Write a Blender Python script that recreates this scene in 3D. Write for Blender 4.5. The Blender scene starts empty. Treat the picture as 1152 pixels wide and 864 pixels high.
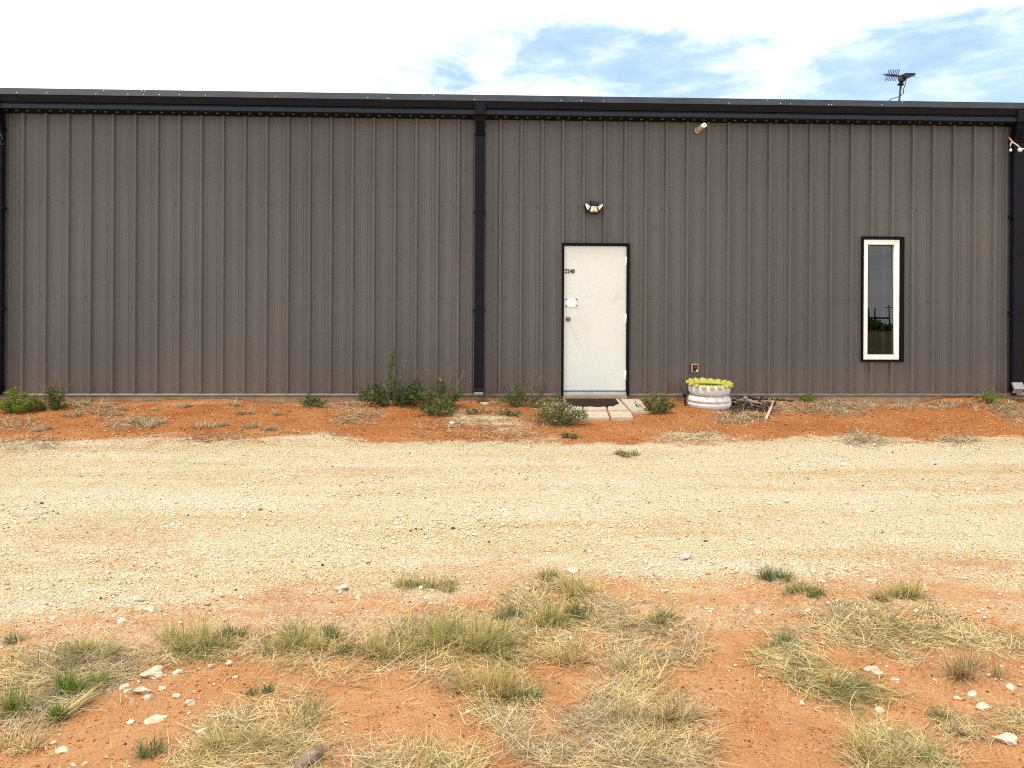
import bpy, bmesh, math, random
import numpy as np
from mathutils import Vector, Matrix

random.seed(7)
rng = np.random.default_rng(11)
R = math.radians
sc = bpy.context.scene
col = sc.collection

# ------------------------------------------------------------------ camera geometry
F = 866.0                      # focal length in photo pixels (photo 1152 x 864)
YH = 320.0                     # horizon row of the photo
TH = math.atan(0.03765)        # yaw of the camera to the right
ROLL = 6.2 / 1152.0
CAM = np.array([6.478, -11.07, 1.588])
fw = np.array([math.sin(TH), math.cos(TH), 0.0])
rt0 = np.array([math.cos(TH), -math.sin(TH), 0.0])
up0 = np.array([0, 0, 1.0])
rt = rt0 * math.cos(ROLL) + up0 * math.sin(ROLL)
upv = up0 * math.cos(ROLL) - rt0 * math.sin(ROLL)


def ray(u, v):
    u = np.asarray(u, float); v = np.asarray(v, float)
    return fw * F + rt * (u - 576)[..., None] - upv * (v - YH)[..., None]


def P(u, v, y=0.0):
    """photo pixel -> point on the vertical plane at distance -y in front of the wall"""
    d = ray(u, v)
    t = (y - CAM[1]) / d[..., 1]
    return CAM + d * t[..., None]


# ------------------------------------------------------------------ noise and terrain
def vnoise(x, y, scale, seed):
    x = np.asarray(x, float) / scale; y = np.asarray(y, float) / scale
    xi = np.floor(x).astype(np.int64); yi = np.floor(y).astype(np.int64)
    fx = x - xi; fy = y - yi
    fx = fx * fx * (3 - 2 * fx); fy = fy * fy * (3 - 2 * fy)

    def h(a, b):
        n = (a * 374761393 + b * 668265263 + seed * 974634777) & 0xFFFFFFFF
        n = ((n ^ (n >> 13)) * 1274126177) & 0xFFFFFFFF
        n = n ^ (n >> 16)
        return (n & 0xFFFF) / 65535.0 * 2 - 1
    a = h(xi, yi); b = h(xi + 1, yi); c = h(xi, yi + 1); d = h(xi + 1, yi + 1)
    return (a * (1 - fx) + b * fx) * (1 - fy) + (c * (1 - fx) + d * fx) * fy


def sstep(a, b, x):
    t = np.clip((np.asarray(x, float) - a) / (b - a), 0, 1)
    return t * t * (3 - 2 * t)


def gmask(x, y):
    """1 where the pale gravel lies, 0 where the red soil is bare"""
    x = np.asarray(x, float); d = -np.asarray(y, float)
    n = 0.6 * vnoise(x, y * 2.2, 0.9, 3) + 0.35 * vnoise(x, y * 2, 0.28, 4) + 0.2 * vnoise(x, y * 1.6, 0.09, 5)
    far = sstep(1.80, 2.45, d + 0.50 * n)
    edge = 6.50 + 0.55 * sstep(6.0, 3.6, x) - 0.15 * np.exp(-((x - 6.6) / 0.5) ** 2)
    near = 1 - sstep(edge - 0.65, edge + 0.85, d + 0.55 * n)
    thin = 0.30 * np.clip(0.1 + 1.3 * vnoise(x * 0.45, y, 0.6, 8) + 0.5 * vnoise(x, y * 1.5, 0.2, 9), 0, 1) + 0.07 * sstep(4.8, 6.2, d)
    m = far * near * (1 - thin)
    ap = np.exp(-((x - 6.45) / 0.55) ** 2) * sstep(0.15, 0.5, d) * (1 - sstep(2.3, 2.7, d))
    m = np.maximum(m, np.clip(ap * (0.55 + 1.2 * n), 0, 1))
    # thin gravel wash over the soil in front
    wash = 0.50 * np.clip(0.5 + 1.3 * n, 0, 1) * sstep(6.2, 6.9, d) * (1 - sstep(6.9, 8.6, d))
    drip = 0.5 * np.clip(0.3 + 1.5 * n, 0, 1) * np.exp(-((d - 0.28) / 0.16) ** 2)
    m = np.maximum(np.maximum(m, wash), drip)
    return np.clip(m, 0, 1)


def zg(x, y):
    x = np.asarray(x, float); y = np.asarray(y, float); d = -y
    base = -0.075 - 0.145 * sstep(-0.25, 2.45, d) + 0.022 * vnoise(x, x * 0, 0.7, 31) * np.exp(-d / 0.3)
    base = np.where(d < 0, -0.12, base)
    near = np.exp(-np.maximum(0, np.hypot(x - 6.5, y + 5) - 9) / 4)
    lump = 0.022 * vnoise(x, y, 0.9, 21) + 0.012 * vnoise(x, y, 0.33, 22) + 0.006 * vnoise(x, y, 0.12, 23)
    fine = 0.0035 * vnoise(x, y, 0.05, 24) + 0.0016 * vnoise(x, y, 0.024, 25)
    road = sstep(2.1, 2.6, d) * (1 - sstep(6.0, 6.7, d))
    rut = -0.018 * np.exp(-((d - 4.9) / 0.25) ** 2) - 0.014 * np.exp(-((d - 3.2) / 0.25) ** 2)
    z = base + (lump * (1 - 0.65 * road) + fine * (1 - 0.2 * road)) * near + rut * road * near
    return z


def G(u, v):
    """photo pixel -> point on the ground"""
    d = ray(u, v)
    z = np.full(np.shape(d)[:-1], -0.3)
    for _ in range(25):
        t = (z - CAM[2]) / d[..., 2]
        p = CAM + d * t[..., None]
        z = 0.5 * z + 0.5 * zg(p[..., 0], p[..., 1])
    return p


def pxm(p):
    return F / float(np.dot(np.asarray(p) - CAM, fw))


# ------------------------------------------------------------------ materials
def mat(name):
    m = bpy.data.materials.new(name)
    m.use_nodes = True
    nt = m.node_tree
    for n in list(nt.nodes):
        if n.type != 'OUTPUT_MATERIAL':
            nt.nodes.remove(n)
    return m, nt, [n for n in nt.nodes if n.type == 'OUTPUT_MATERIAL'][0]


def N(nt, t, **kw):
    n = nt.nodes.new(t)
    for k, v in kw.items():
        if k.startswith('i_'):
            key = k[2:]
            key = int(key) if key.isdigit() else key.replace('_', ' ')
            n.inputs[key].default_value = v
        else:
            setattr(n, k, v)
    return n


def ramp(nt, stops, fac=None, interp='LINEAR'):
    r = nt.nodes.new('ShaderNodeValToRGB')
    r.color_ramp.interpolation = interp
    e = r.color_ramp.elements
    while len(e) > 1:
        e.remove(e[-1])
    e[0].position = stops[0][0]; e[0].color = (*stops[0][1], 1)
    for p, c in stops[1:]:
        x = e.new(p); x.color = (*c, 1)
    if fac is not None:
        nt.links.new(fac, r.inputs[0])
    return r


def mixc(nt, fac, a, b, blend='MIX'):
    m = nt.nodes.new('ShaderNodeMix'); m.data_type = 'RGBA'; m.blend_type = blend
    for s, v in ((m.inputs['Factor'], fac), (m.inputs[6], a), (m.inputs[7], b)):
        if isinstance(v, (int, float)):
            s.default_value = v
        elif isinstance(v, tuple):
            s.default_value = (*v, 1)
        else:
            nt.links.new(v, s)
    return m.outputs[2]


def noise(nt, vec, scale, detail=4, rough=0.55, dist=0.0):
    n = N(nt, 'ShaderNodeTexNoise', i_Scale=scale, i_Detail=detail, i_Roughness=rough, i_Distortion=dist)
    if vec is not None:
        nt.links.new(vec, n.inputs['Vector'])
    return n.outputs['Fac']


def mapping(nt, vec, scale=(1, 1, 1), loc=(0, 0, 0)):
    m = N(nt, 'ShaderNodeMapping'); m.inputs['Scale'].default_value = scale; m.inputs['Location'].default_value = loc
    nt.links.new(vec, m.inputs['Vector'])
    return m.outputs[0]


def bump(nt, h, strength, dist, prev=None):
    b = N(nt, 'ShaderNodeBump', i_Strength=strength, i_Distance=dist)
    nt.links.new(h, b.inputs['Height'])
    if prev is not None:
        nt.links.new(prev, b.inputs['Normal'])
    return b.outputs[0]


def simple(name, c, rough=0.6, metal=0.0, spec=0.5, var=0.12, vscale=9.0, bumpd=0.0, bscale=60, dirt=None):
    """plain painted / moulded surface with mild uneven tone"""
    m, nt, out = mat(name)
    b = N(nt, 'ShaderNodeBsdfPrincipled', i_Roughness=rough, i_Metallic=metal)
    b.inputs['Specular IOR Level'].default_value = spec
    g = N(nt, 'ShaderNodeNewGeometry').outputs['Position']
    f = noise(nt, g, vscale, 6, 0.6)
    r = ramp(nt, [(0.3, tuple(x * (1 - var) for x in c)), (0.7, tuple(min(1, x * (1 + var)) for x in c))], f)
    colr = r.outputs[0]
    if dirt:
        f2 = noise(nt, g, dirt[1], 6, 0.7)
        k = ramp(nt, [(dirt[2], (0, 0, 0)), (dirt[2] + 0.2, (1, 1, 1))], f2).outputs[0]
        colr = mixc(nt, k, colr, dirt[0])
    nt.links.new(colr, b.inputs['Base Color'])
    if bumpd:
        nt.links.new(bump(nt, noise(nt, g, bscale, 5, 0.6), 0.8, bumpd), b.inputs['Normal'])
    nt.links.new(b.outputs[0], out.inputs[0])
    return m


def island(name, stops, rough=0.75, trans=0.25, spec=0.25):
    """plant matter: every blade / leaf has its own tone"""
    m, nt, out = mat(name)
    g = N(nt, 'ShaderNodeNewGeometry')
    r = ramp(nt, stops, g.outputs['Random Per Island'])
    n2 = noise(nt, g.outputs['Position'], 7, 3, 0.6)
    k = ramp(nt, [(0.3, (0.75, 0.75, 0.75)), (0.7, (1.2, 1.2, 1.2))], n2)
    c = mixc(nt, 1.0, r.outputs[0], k.outputs[0], 'MULTIPLY')
    b = N(nt, 'ShaderNodeBsdfPrincipled', i_Roughness=rough)
    b.inputs['Specular IOR Level'].default_value = spec
    nt.links.new(c, b.inputs['Base Color'])
    if trans > 0:
        t = N(nt, 'ShaderNodeBsdfTranslucent'); nt.links.new(c, t.inputs[0])
        mx = N(nt, 'ShaderNodeMixShader'); mx.inputs[0].default_value = trans
        nt.links.new(b.outputs[0], mx.inputs[1]); nt.links.new(t.outputs[0], mx.inputs[2])
        nt.links.new(mx.outputs[0], out.inputs[0])
    else:
        nt.links.new(b.outputs[0], out.inputs[0])
    return m


def wall_material():
    m, nt, out = mat('charcoal_steel')
    g = N(nt, 'ShaderNodeNewGeometry').outputs['Position']
    streak = noise(nt, mapping(nt, g, (5, 5, 0.35)), 1.6, 5, 0.65)
    cloud = noise(nt, mapping(nt, g, (0.5, 1, 0.5)), 1.0, 3, 0.5)
    grain = noise(nt, g, 130, 3, 0.6)
    c = ramp(nt, [(0.3, (0.094, 0.088, 0.085)), (0.7, (0.109, 0.101, 0.096))], cloud).outputs[0]
    c2 = ramp(nt, [(0.35, (0.95, 0.95, 0.95)), (0.65, (1.04, 1.035, 1.03))], streak).outputs[0]
    c = mixc(nt, 1.0, c, c2, 'MULTIPLY')
    c3 = ramp(nt, [(0.3, (0.93, 0.93, 0.93)), (0.7, (1.06, 1.06, 1.06))], grain).outputs[0]
    c = mixc(nt, 1.0, c, c3, 'MULTIPLY')
    # red dust splashed up from the soil
    sep = N(nt, 'ShaderNodeSeparateXYZ'); nt.links.new(g, sep.inputs[0])
    mr = N(nt, 'ShaderNodeMapRange', i_1=0.0, i_2=0.6, i_3=0.46, i_4=0.0); nt.links.new(sep.outputs[2], mr.inputs[0])
    mm = N(nt, 'ShaderNodeMath', operation='MULTIPLY'); nt.links.new(mr.outputs[0], mm.inputs[0])
    nt.links.new(noise(nt, mapping(nt, g, (6, 6, 3)), 1.0, 5, 0.6), mm.inputs[1])
    c = mixc(nt, mm.outputs[0], c, (0.25, 0.13, 0.075))
    sx = N(nt, 'ShaderNodeMath', operation='DIVIDE', i_1=0.914); nt.links.new(sep.outputs[0], sx.inputs[0])
    fl = N(nt, 'ShaderNodeMath', operation='FLOOR'); nt.links.new(sx.outputs[0], fl.inputs[0])
    wn = N(nt, 'ShaderNodeTexWhiteNoise', noise_dimensions='1D'); nt.links.new(fl.outputs[0], wn.inputs['W'])
    c = mixc(nt, 1.0, c, ramp(nt, [(0, (0.94, 0.945, 0.95)), (1, (1.06, 1.055, 1.05))], wn.outputs['Value']).outputs[0], 'MULTIPLY')
    b = N(nt, 'ShaderNodeBsdfPrincipled', i_Roughness=0.5)
    b.inputs['Specular IOR Level'].default_value = 0.35
    nt.links.new(c, b.inputs['Base Color'])
    oc = noise(nt, mapping(nt, g, (2.2, 2.2, 0.9)), 1.0, 2, 0.5)
    nt.links.new(bump(nt, oc, 0.5, 0.012), b.inputs['Normal'])
    nt.links.new(b.outputs[0], out.inputs[0])
    return m


def ground_material():
    m, nt, out = mat('red_soil_and_gravel')
    g = N(nt, 'ShaderNodeNewGeometry').outputs['Position']
    at = N(nt, 'ShaderNodeAttribute', attribute_name='gravel').outputs['Fac']
    fld = N(nt, 'ShaderNodeAttribute', attribute_name='field').outputs['Fac']
    # soil
    n1 = noise(nt, g, 1.3, 5, 0.6); n2 = noise(nt, g, 14, 6, 0.7); n3 = noise(nt, g, 95, 3, 0.7)
    soil = ramp(nt, [(0.28, (0.35, 0.122, 0.034)), (0.5, (0.43, 0.168, 0.054)), (0.72, (0.49, 0.235, 0.095))], n1).outputs[0]
    soil = mixc(nt, 1.0, soil, ramp(nt, [(0.3, (0.8, 0.78, 0.75)), (0.55, (1.0, 1.0, 1.0)), (0.75, (1.12, 1.16, 1.22))], n2).outputs[0], 'MULTIPLY')
    soil = mixc(nt, 1.0, soil, ramp(nt, [(0.3, (0.60, 0.55, 0.5)), (0.55, (1.03, 1.03, 1.03)), (0.75, (1.3, 1.38, 1.45))], n3).outputs[0], 'MULTIPLY')
    # soil in front is paler, sandy dust
    sep = N(nt, 'ShaderNodeSeparateXYZ'); nt.links.new(g, sep.inputs[0])
    mr = N(nt, 'ShaderNodeMapRange', i_1=-5.2, i_2=-6.6, i_3=0.0, i_4=0.9); nt.links.new(sep.outputs[1], mr.inputs[0])
    mp = N(nt, 'ShaderNodeMath', operation='MULTIPLY'); nt.links.new(mr.outputs[0], mp.inputs[0])
    nt.links.new(ramp(nt, [(0.3, (0.3, 0.3, 0.3)), (0.65, (1, 1, 1))], noise(nt, g, 3.2, 6, 0.7)).outputs[0], mp.inputs[1])
    soil = mixc(nt, mp.outputs[0], soil, (0.54, 0.295, 0.135))
    # gravel: crushed caliche stones
    vo = N(nt, 'ShaderNodeTexVoronoi', i_Scale=85.0); nt.links.new(g, vo.inputs['Vector'])
    vo2 = N(nt, 'ShaderNodeTexVoronoi', i_Scale=190.0); nt.links.new(g, vo2.inputs['Vector'])
    sp = N(nt, 'ShaderNodeSeparateColor'); nt.links.new(vo.outputs['Color'], sp.inputs[0])
    sp2 = N(nt, 'ShaderNodeSeparateColor'); nt.links.new(vo2.outputs['Color'], sp2.inputs[0])
    gr = ramp(nt, [(0.0, (0.58, 0.44, 0.24)), (0.25, (0.74, 0.62, 0.40)), (0.7, (0.79, 0.69, 0.475)), (1.0, (0.84, 0.77, 0.61))], sp.outputs[0]).outputs[0]
    gr = mixc(nt, 0.45, gr, ramp(nt, [(0.0, (0.50, 0.36, 0.18)), (0.35, (0.76, 0.64, 0.42)), (1.0, (0.84, 0.76, 0.58))], sp2.outputs[0]).outputs[0])
    tr = noise(nt, mapping(nt, g, (0.35, 2.6, 1)), 1.0, 5, 0.6)
    gr = mixc(nt, 1.0, gr, ramp(nt, [(0.3, (0.80, 0.72, 0.58)), (0.48, (0.92, 0.92, 0.90)), (0.72, (1.0, 1.04, 1.16))], tr).outputs[0], 'MULTIPLY')
    dk = ramp(nt, [(0.38, (1, 1, 1)), (0.66, (0.62, 0.55, 0.46))], vo.outputs['Distance']).outputs[0]
    gr = mixc(nt, 1.0, gr, dk, 'MULTIPLY')
    # broken edge between the two
    ad = N(nt, 'ShaderNodeMath', operation='ADD'); nt.links.new(at, ad.inputs[0])
    ns = N(nt, 'ShaderNodeMapRange', i_1=0.25, i_2=0.75, i_3=-0.42, i_4=0.42); nt.links.new(noise(nt, g, 26, 5, 0.75), ns.inputs[0])
    nt.links.new(ns.outputs[0], ad.inputs[1])
    fm = ramp(nt, [(0.22, (0, 0, 0)), (0.85, (1, 1, 1))], ad.outputs[0]).outputs[0]
    c = mixc(nt, fm, soil, gr)
    dry = ramp(nt, [(0.3, (0.10, 0.085, 0.04)), (0.7, (0.22, 0.17, 0.08))], noise(nt, g, 0.12, 6, 0.6)).outputs[0]
    c = mixc(nt, fld, c, dry)
    b = N(nt, 'ShaderNodeBsdfPrincipled', i_Roughness=0.95)
    b.inputs['Specular IOR Level'].default_value = 0.1
    nt.links.new(c, b.inputs['Base Color'])
    iv = N(nt, 'ShaderNodeMath', operation='MULTIPLY_ADD'); nt.links.new(vo.outputs['Distance'], iv.inputs[0])
    iv.inputs[1].default_value = -0.55; nt.links.new(noise(nt, g, 60, 5, 0.75), iv.inputs[2])
    nb = bump(nt, iv.outputs[0], 0.85, 0.014)
    nb = bump(nt, n3, 0.7, 0.009, nb)
    nt.links.new(nb, b.inputs['Normal'])
    nt.links.new(b.outputs[0], out.inputs[0])
    return m


M = {}
M['wall'] = wall_material()
M['black_trim'] = simple('black_trim_paint', (0.004, 0.0045, 0.006), 0.6, spec=0.1, var=0.25)
M['gutter_top'] = simple('slate_gutter_paint', (0.030, 0.036, 0.044), 0.6, spec=0.2, var=0.3, vscale=3, dirt=((0.06, 0.062, 0.065), 5, 0.6))
M['gutter_face'] = simple('dark_gutter_paint', (0.009, 0.009, 0.011), 0.6, spec=0.12, var=0.2)
M['gutter_lip'] = simple('blue_black_gutter_paint', (0.013, 0.019, 0.028), 0.55, spec=0.2, var=0.2)
M['downspout'] = simple('navy_downspout_paint', (0.005, 0.006, 0.010), 0.5, spec=0.14, var=0.25, dirt=((0.014, 0.014, 0.014), 3, 0.64))
M['grey_metal'] = simple('bare_grey_metal', (0.30, 0.29, 0.28), 0.5, metal=0.3)
M['screw'] = simple('pale_screw_head', (0.15, 0.145, 0.14), 0.5)
M['wall_screw'] = simple('dull_screw_head', (0.075, 0.07, 0.066), 0.55)
M['base_trim'] = simple('base_trim_paint', (0.115, 0.10, 0.09), 0.5, var=0.2, dirt=((0.22, 0.14, 0.085), 6, 0.5))
M['concrete'] = simple('slab_concrete', (0.38, 0.29, 0.19), 0.9, var=0.25, bumpd=0.004, dirt=((0.36, 0.18, 0.08), 4, 0.52))
M['paver'] = simple('paver_concrete', (0.48, 0.405, 0.295), 0.9, var=0.12, vscale=14, bumpd=0.002, bscale=120, dirt=((0.42, 0.25, 0.13), 9, 0.54))
M['door'] = simple('cream_door_paint', (0.70, 0.715, 0.665), 0.42, var=0.025, vscale=2, dirt=((0.62, 0.57, 0.50), 2.6, 0.57))
M['white'] = simple('white_vinyl', (0.88, 0.86, 0.82), 0.35, var=0.03)
M['plate'] = simple('white_plate', (0.88, 0.88, 0.90), 0.4, var=0.06, vscale=60)
M['dark_metal'] = simple('aged_knob_metal', (0.20, 0.18, 0.15), 0.32, metal=0.85)
M['ink'] = simple('black_numeral', (0.012, 0.012, 0.012), 0.5)
M['greymark'] = simple('faint_grey_print', (0.55, 0.57, 0.62), 0.6)
M['lamp_white'] = simple('cream_lamp_face', (0.82, 0.74, 0.58), 0.3, var=0.06, vscale=40)
M['lens'] = simple('lamp_lens', (0.48, 0.42, 0.30), 0.2)
M['black_plastic'] = simple('black_plastic', (0.012, 0.012, 0.016), 0.4)
M['pvc'] = simple('dusty_pvc', (0.66, 0.50, 0.36), 0.45, var=0.2, vscale=14, dirt=((0.42, 0.25, 0.13), 12, 0.55))
M['white_cap'] = simple('white_fitting', (0.82, 0.79, 0.75), 0.35, var=0.06)
M['antenna'] = simple('antenna_metal', (0.025, 0.025, 0.028), 0.5, metal=0.4)
M['galv'] = simple('mast_tube', (0.07, 0.07, 0.075), 0.45, metal=0.5)
M['tyre_white'] = simple('white_painted_rubber', (0.66, 0.645, 0.60), 0.6, var=0.14, vscale=20, bumpd=0.006, bscale=38, dirt=((0.40, 0.33, 0.26), 12, 0.56))
M['tyre_yellow'] = simple('yellow_painted_rubber', (0.44, 0.41, 0.07), 0.5, var=0.16, vscale=22, dirt=((0.40, 0.38, 0.09), 18, 0.6))
M['planter_soil'] = simple('planter_soil', (0.05, 0.055, 0.018), 0.95, var=0.4, vscale=30, bumpd=0.02, bscale=30)
M['box_rust'] = simple('rusty_outlet_box', (0.42, 0.27, 0.20), 0.55, var=0.25, vscale=60)
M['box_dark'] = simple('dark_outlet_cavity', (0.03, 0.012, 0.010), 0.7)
M['socket'] = simple('brown_receptacle', (0.12, 0.05, 0.04), 0.5)
M['mat'] = simple('brown_coir_mat', (0.040, 0.025, 0.019), 1.0, spec=0.02, var=0.6, vscale=50, bumpd=0.012, bscale=160, dirt=((0.18, 0.15, 0.13), 26, 0.64))
M['stick'] = simple('bleached_wood', (0.62, 0.46, 0.33), 0.8, var=0.3, vscale=30, bumpd=0.004, bscale=90)
M['log'] = simple('weathered_log', (0.24, 0.20, 0.17), 0.9, var=0.4, vscale=25, bumpd=0.008, bscale=50)
M['bark'] = simple('grey_bark', (0.22, 0.165, 0.115), 0.9, var=0.45, vscale=30, bumpd=0.01, bscale=60)
M['rock'] = simple('white_limestone', (0.54, 0.47, 0.34), 0.92, var=0.25, vscale=22, bumpd=0.012, bscale=40, dirt=((0.44, 0.25, 0.12), 13, 0.53))
M['rock_pink'] = simple('pinkish_stone', (0.50, 0.40, 0.36), 0.9, var=0.25, vscale=20, bumpd=0.012, bscale=40)
M['roof'] = simple('roof_steel', (0.06, 0.065, 0.07), 0.5)
M['post'] = simple('weathered_pole_wood', (0.06, 0.05, 0.04), 0.9)
M['curtain'] = simple('grey_curtain', (0.07, 0.07, 0.065), 0.9)
M['inside'] = simple('interior_darkness', (0.02, 0.02, 0.02), 0.9)  # near-black so the space behind the glass reads as unlit
M['ground'] = ground_material()
M['dirt_road'] = simple('tan_road_dirt', (0.34, 0.25, 0.14), 0.95, var=0.2, vscale=0.4)
M['stones'] = island('gravel_stones', [(0.0, (0.10, 0.07, 0.05)), (0.012, (0.16, 0.11, 0.07)), (0.03, (0.48, 0.34, 0.18)), (0.3, (0.68, 0.56, 0.35)), (0.75, (0.75, 0.65, 0.46)), (1.0, (0.82, 0.76, 0.64))], 0.92, 0, 0.15)
M['crumbs'] = island('soil_crumbs', [(0.0, (0.26, 0.09, 0.028)), (0.3, (0.40, 0.145, 0.042)), (0.7, (0.50, 0.21, 0.07)), (0.9, (0.58, 0.33, 0.15)), (1.0, (0.68, 0.52, 0.32))], 0.95, 0, 0.1)
M['chips'] = island('mulch_chips', [(0.0, (0.022, 0.012, 0.010)), (0.6, (0.055, 0.032, 0.022)), (0.9, (0.16, 0.12, 0.09)), (1.0, (0.3, 0.25, 0.2))], 0.9, 0, 0.15)
M['straw'] = island('straw', [(0.0, (0.22, 0.14, 0.045)), (0.18, (0.40, 0.29, 0.11)), (0.45, (0.62, 0.48, 0.21)), (0.8, (0.74, 0.60, 0.32)), (0.93, (0.80, 0.69, 0.44)), (1.0, (0.32, 0.30, 0.09))], 0.7, 0.25)
M['greystraw'] = island('grey_straw', [(0.0, (0.26, 0.19, 0.10)), (0.5, (0.47, 0.37, 0.22)), (1.0, (0.64, 0.53, 0.36))], 0.8, 0.2)
M['brownstraw'] = island('brown_straw', [(0.0, (0.20, 0.13, 0.06)), (0.4, (0.40, 0.28, 0.14)), (1.0, (0.60, 0.47, 0.27))], 0.75, 0.25)
M['yellowgrass'] = island('yellow_green_grass', [(0.0, (0.24, 0.24, 0.06)), (0.3, (0.44, 0.39, 0.12)), (0.7, (0.60, 0.49, 0.19)), (1.0, (0.68, 0.57, 0.31))], 0.6, 0.4)
M['olivegrass'] = island('olive_grass', [(0.0, (0.14, 0.16, 0.04)), (0.45, (0.28, 0.27, 0.085)), (0.75, (0.46, 0.39, 0.15)), (1.0, (0.62, 0.51, 0.26))], 0.6, 0.4)
M['greengrass'] = island('fresh_green_grass', [(0.0, (0.09, 0.16, 0.018)), (0.6, (0.17, 0.27, 0.034)), (0.85, (0.30, 0.34, 0.08)), (1.0, (0.52, 0.45, 0.2))], 0.55, 0.4)
M['bluegrass'] = island('grey_green_grass', [(0.0, (0.09, 0.12, 0.045)), (0.5, (0.18, 0.21, 0.085)), (0.8, (0.33, 0.32, 0.14)), (1.0, (0.54, 0.46, 0.24))], 0.6, 0.4)
M['goldgrass'] = island('golden_grass', [(0.0, (0.28, 0.17, 0.045)), (0.5, (0.50, 0.34, 0.11)), (1.0, (0.64, 0.50, 0.23))], 0.6, 0.35)
M['leaf'] = island('weed_leaf', [(0.0, (0.06, 0.095, 0.022)), (0.6, (0.115, 0.17, 0.042)), (0.9, (0.19, 0.25, 0.07)), (1.0, (0.38, 0.32, 0.14))], 0.55, 0.4)
M['brightleaf'] = island('bright_weed_leaf', [(0.0, (0.09, 0.15, 0.018)), (0.6, (0.19, 0.27, 0.036)), (1.0, (0.32, 0.38, 0.08))], 0.55, 0.4)
M['darkleaf'] = island('dark_weed_leaf', [(0.0, (0.045, 0.075, 0.02)), (0.6, (0.09, 0.14, 0.036)), (0.9, (0.15, 0.20, 0.055)), (1.0, (0.30, 0.27, 0.11))], 0.55, 0.4)
M['paleleaf'] = island('pale_weed_leaf', [(0.0, (0.10, 0.13, 0.05)), (0.6, (0.16, 0.19, 0.075)), (1.0, (0.26, 0.26, 0.13))], 0.6, 0.3)
M['stalk'] = island('weed_stalk', [(0.0, (0.10, 0.11, 0.04)), (1.0, (0.20, 0.19, 0.09))], 0.7, 0)
M['drytwig'] = island('dry_twig', [(0.0, (0.12, 0.09, 0.06)), (1.0, (0.22, 0.19, 0.13))], 0.8, 0)
M['flower'] = island('white_blossom', [(0.0, (0.66, 0.64, 0.50)), (1.0, (0.85, 0.84, 0.74))], 0.6, 0.3)


def glass_material():
    m, nt, out = mat('window_glass')
    fr = N(nt, 'ShaderNodeFresnel', i_IOR=1.62)
    tr = N(nt, 'ShaderNodeBsdfTransparent'); tr.inputs[0].default_value = (0.62, 0.68, 0.66, 1)
    gl = N(nt, 'ShaderNodeBsdfGlossy', i_Roughness=0.004); gl.inputs[0].default_value = (1, 1, 1, 1)
    mu = N(nt, 'ShaderNodeMath', operation='MULTIPLY'); mu.inputs[1].default_value = 1.3
    nt.links.new(fr.outputs[0], mu.inputs[0])
    mx = N(nt, 'ShaderNodeMixShader')
    nt.links.new(mu.outputs[0], mx.inputs[0]); nt.links.new(tr.outputs[0], mx.inputs[1]); nt.links.new(gl.outputs[0], mx.inputs[2])
    nt.links.new(mx.outputs[0], out.inputs[0])
    return m


M['glass'] = glass_material()


# ------------------------------------------------------------------ object helpers
def tag(o, label=None, cat=None, group=None, kind=None):
    if label: o['label'] = label
    if cat: o['category'] = cat
    if group: o['group'] = group
    if kind: o['kind'] = kind
    return o


def empty(name, loc=(0, 0, 0), label=None, cat=None, group=None):
    o = bpy.data.objects.new(name, None)
    o.empty_display_size = 0.1
    o.location = loc
    col.objects.link(o)
    return tag(o, label, cat, group)


def link(name, me, material=None, parent=None, loc=None):
    o = bpy.data.objects.new(name, me)
    col.objects.link(o)
    if material is not None:
        me.materials.append(material)
    if loc is not None:
        o.location = loc
    if parent is not None:
        o.parent = parent
    return o


def npmesh(name, verts, quads=None, tris=None, smooth=False):
    me = bpy.data.meshes.new(name)
    verts = np.ascontiguousarray(verts, np.float32)
    q = np.zeros((0, 4), np.int32) if quads is None else np.asarray(quads, np.int32).reshape(-1, 4)
    t = np.zeros((0, 3), np.int32) if tris is None else np.asarray(tris, np.int32).reshape(-1, 3)
    loops = np.concatenate([q.ravel(), t.ravel()]).astype(np.int32)
    starts = np.concatenate([np.arange(len(q)) * 4, len(q) * 4 + np.arange(len(t)) * 3]).astype(np.int32)
    me.vertices.add(len(verts)); me.vertices.foreach_set('co', verts.ravel())
    me.loops.add(len(loops)); me.loops.foreach_set('vertex_index', loops)
    me.polygons.add(len(starts)); me.polygons.foreach_set('loop_start', starts)
    if smooth:
        me.polygons.foreach_set('use_smooth', np.ones(len(starts), bool))
    me.update(calc_edges=True)
    me.validate()
    return me


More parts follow.
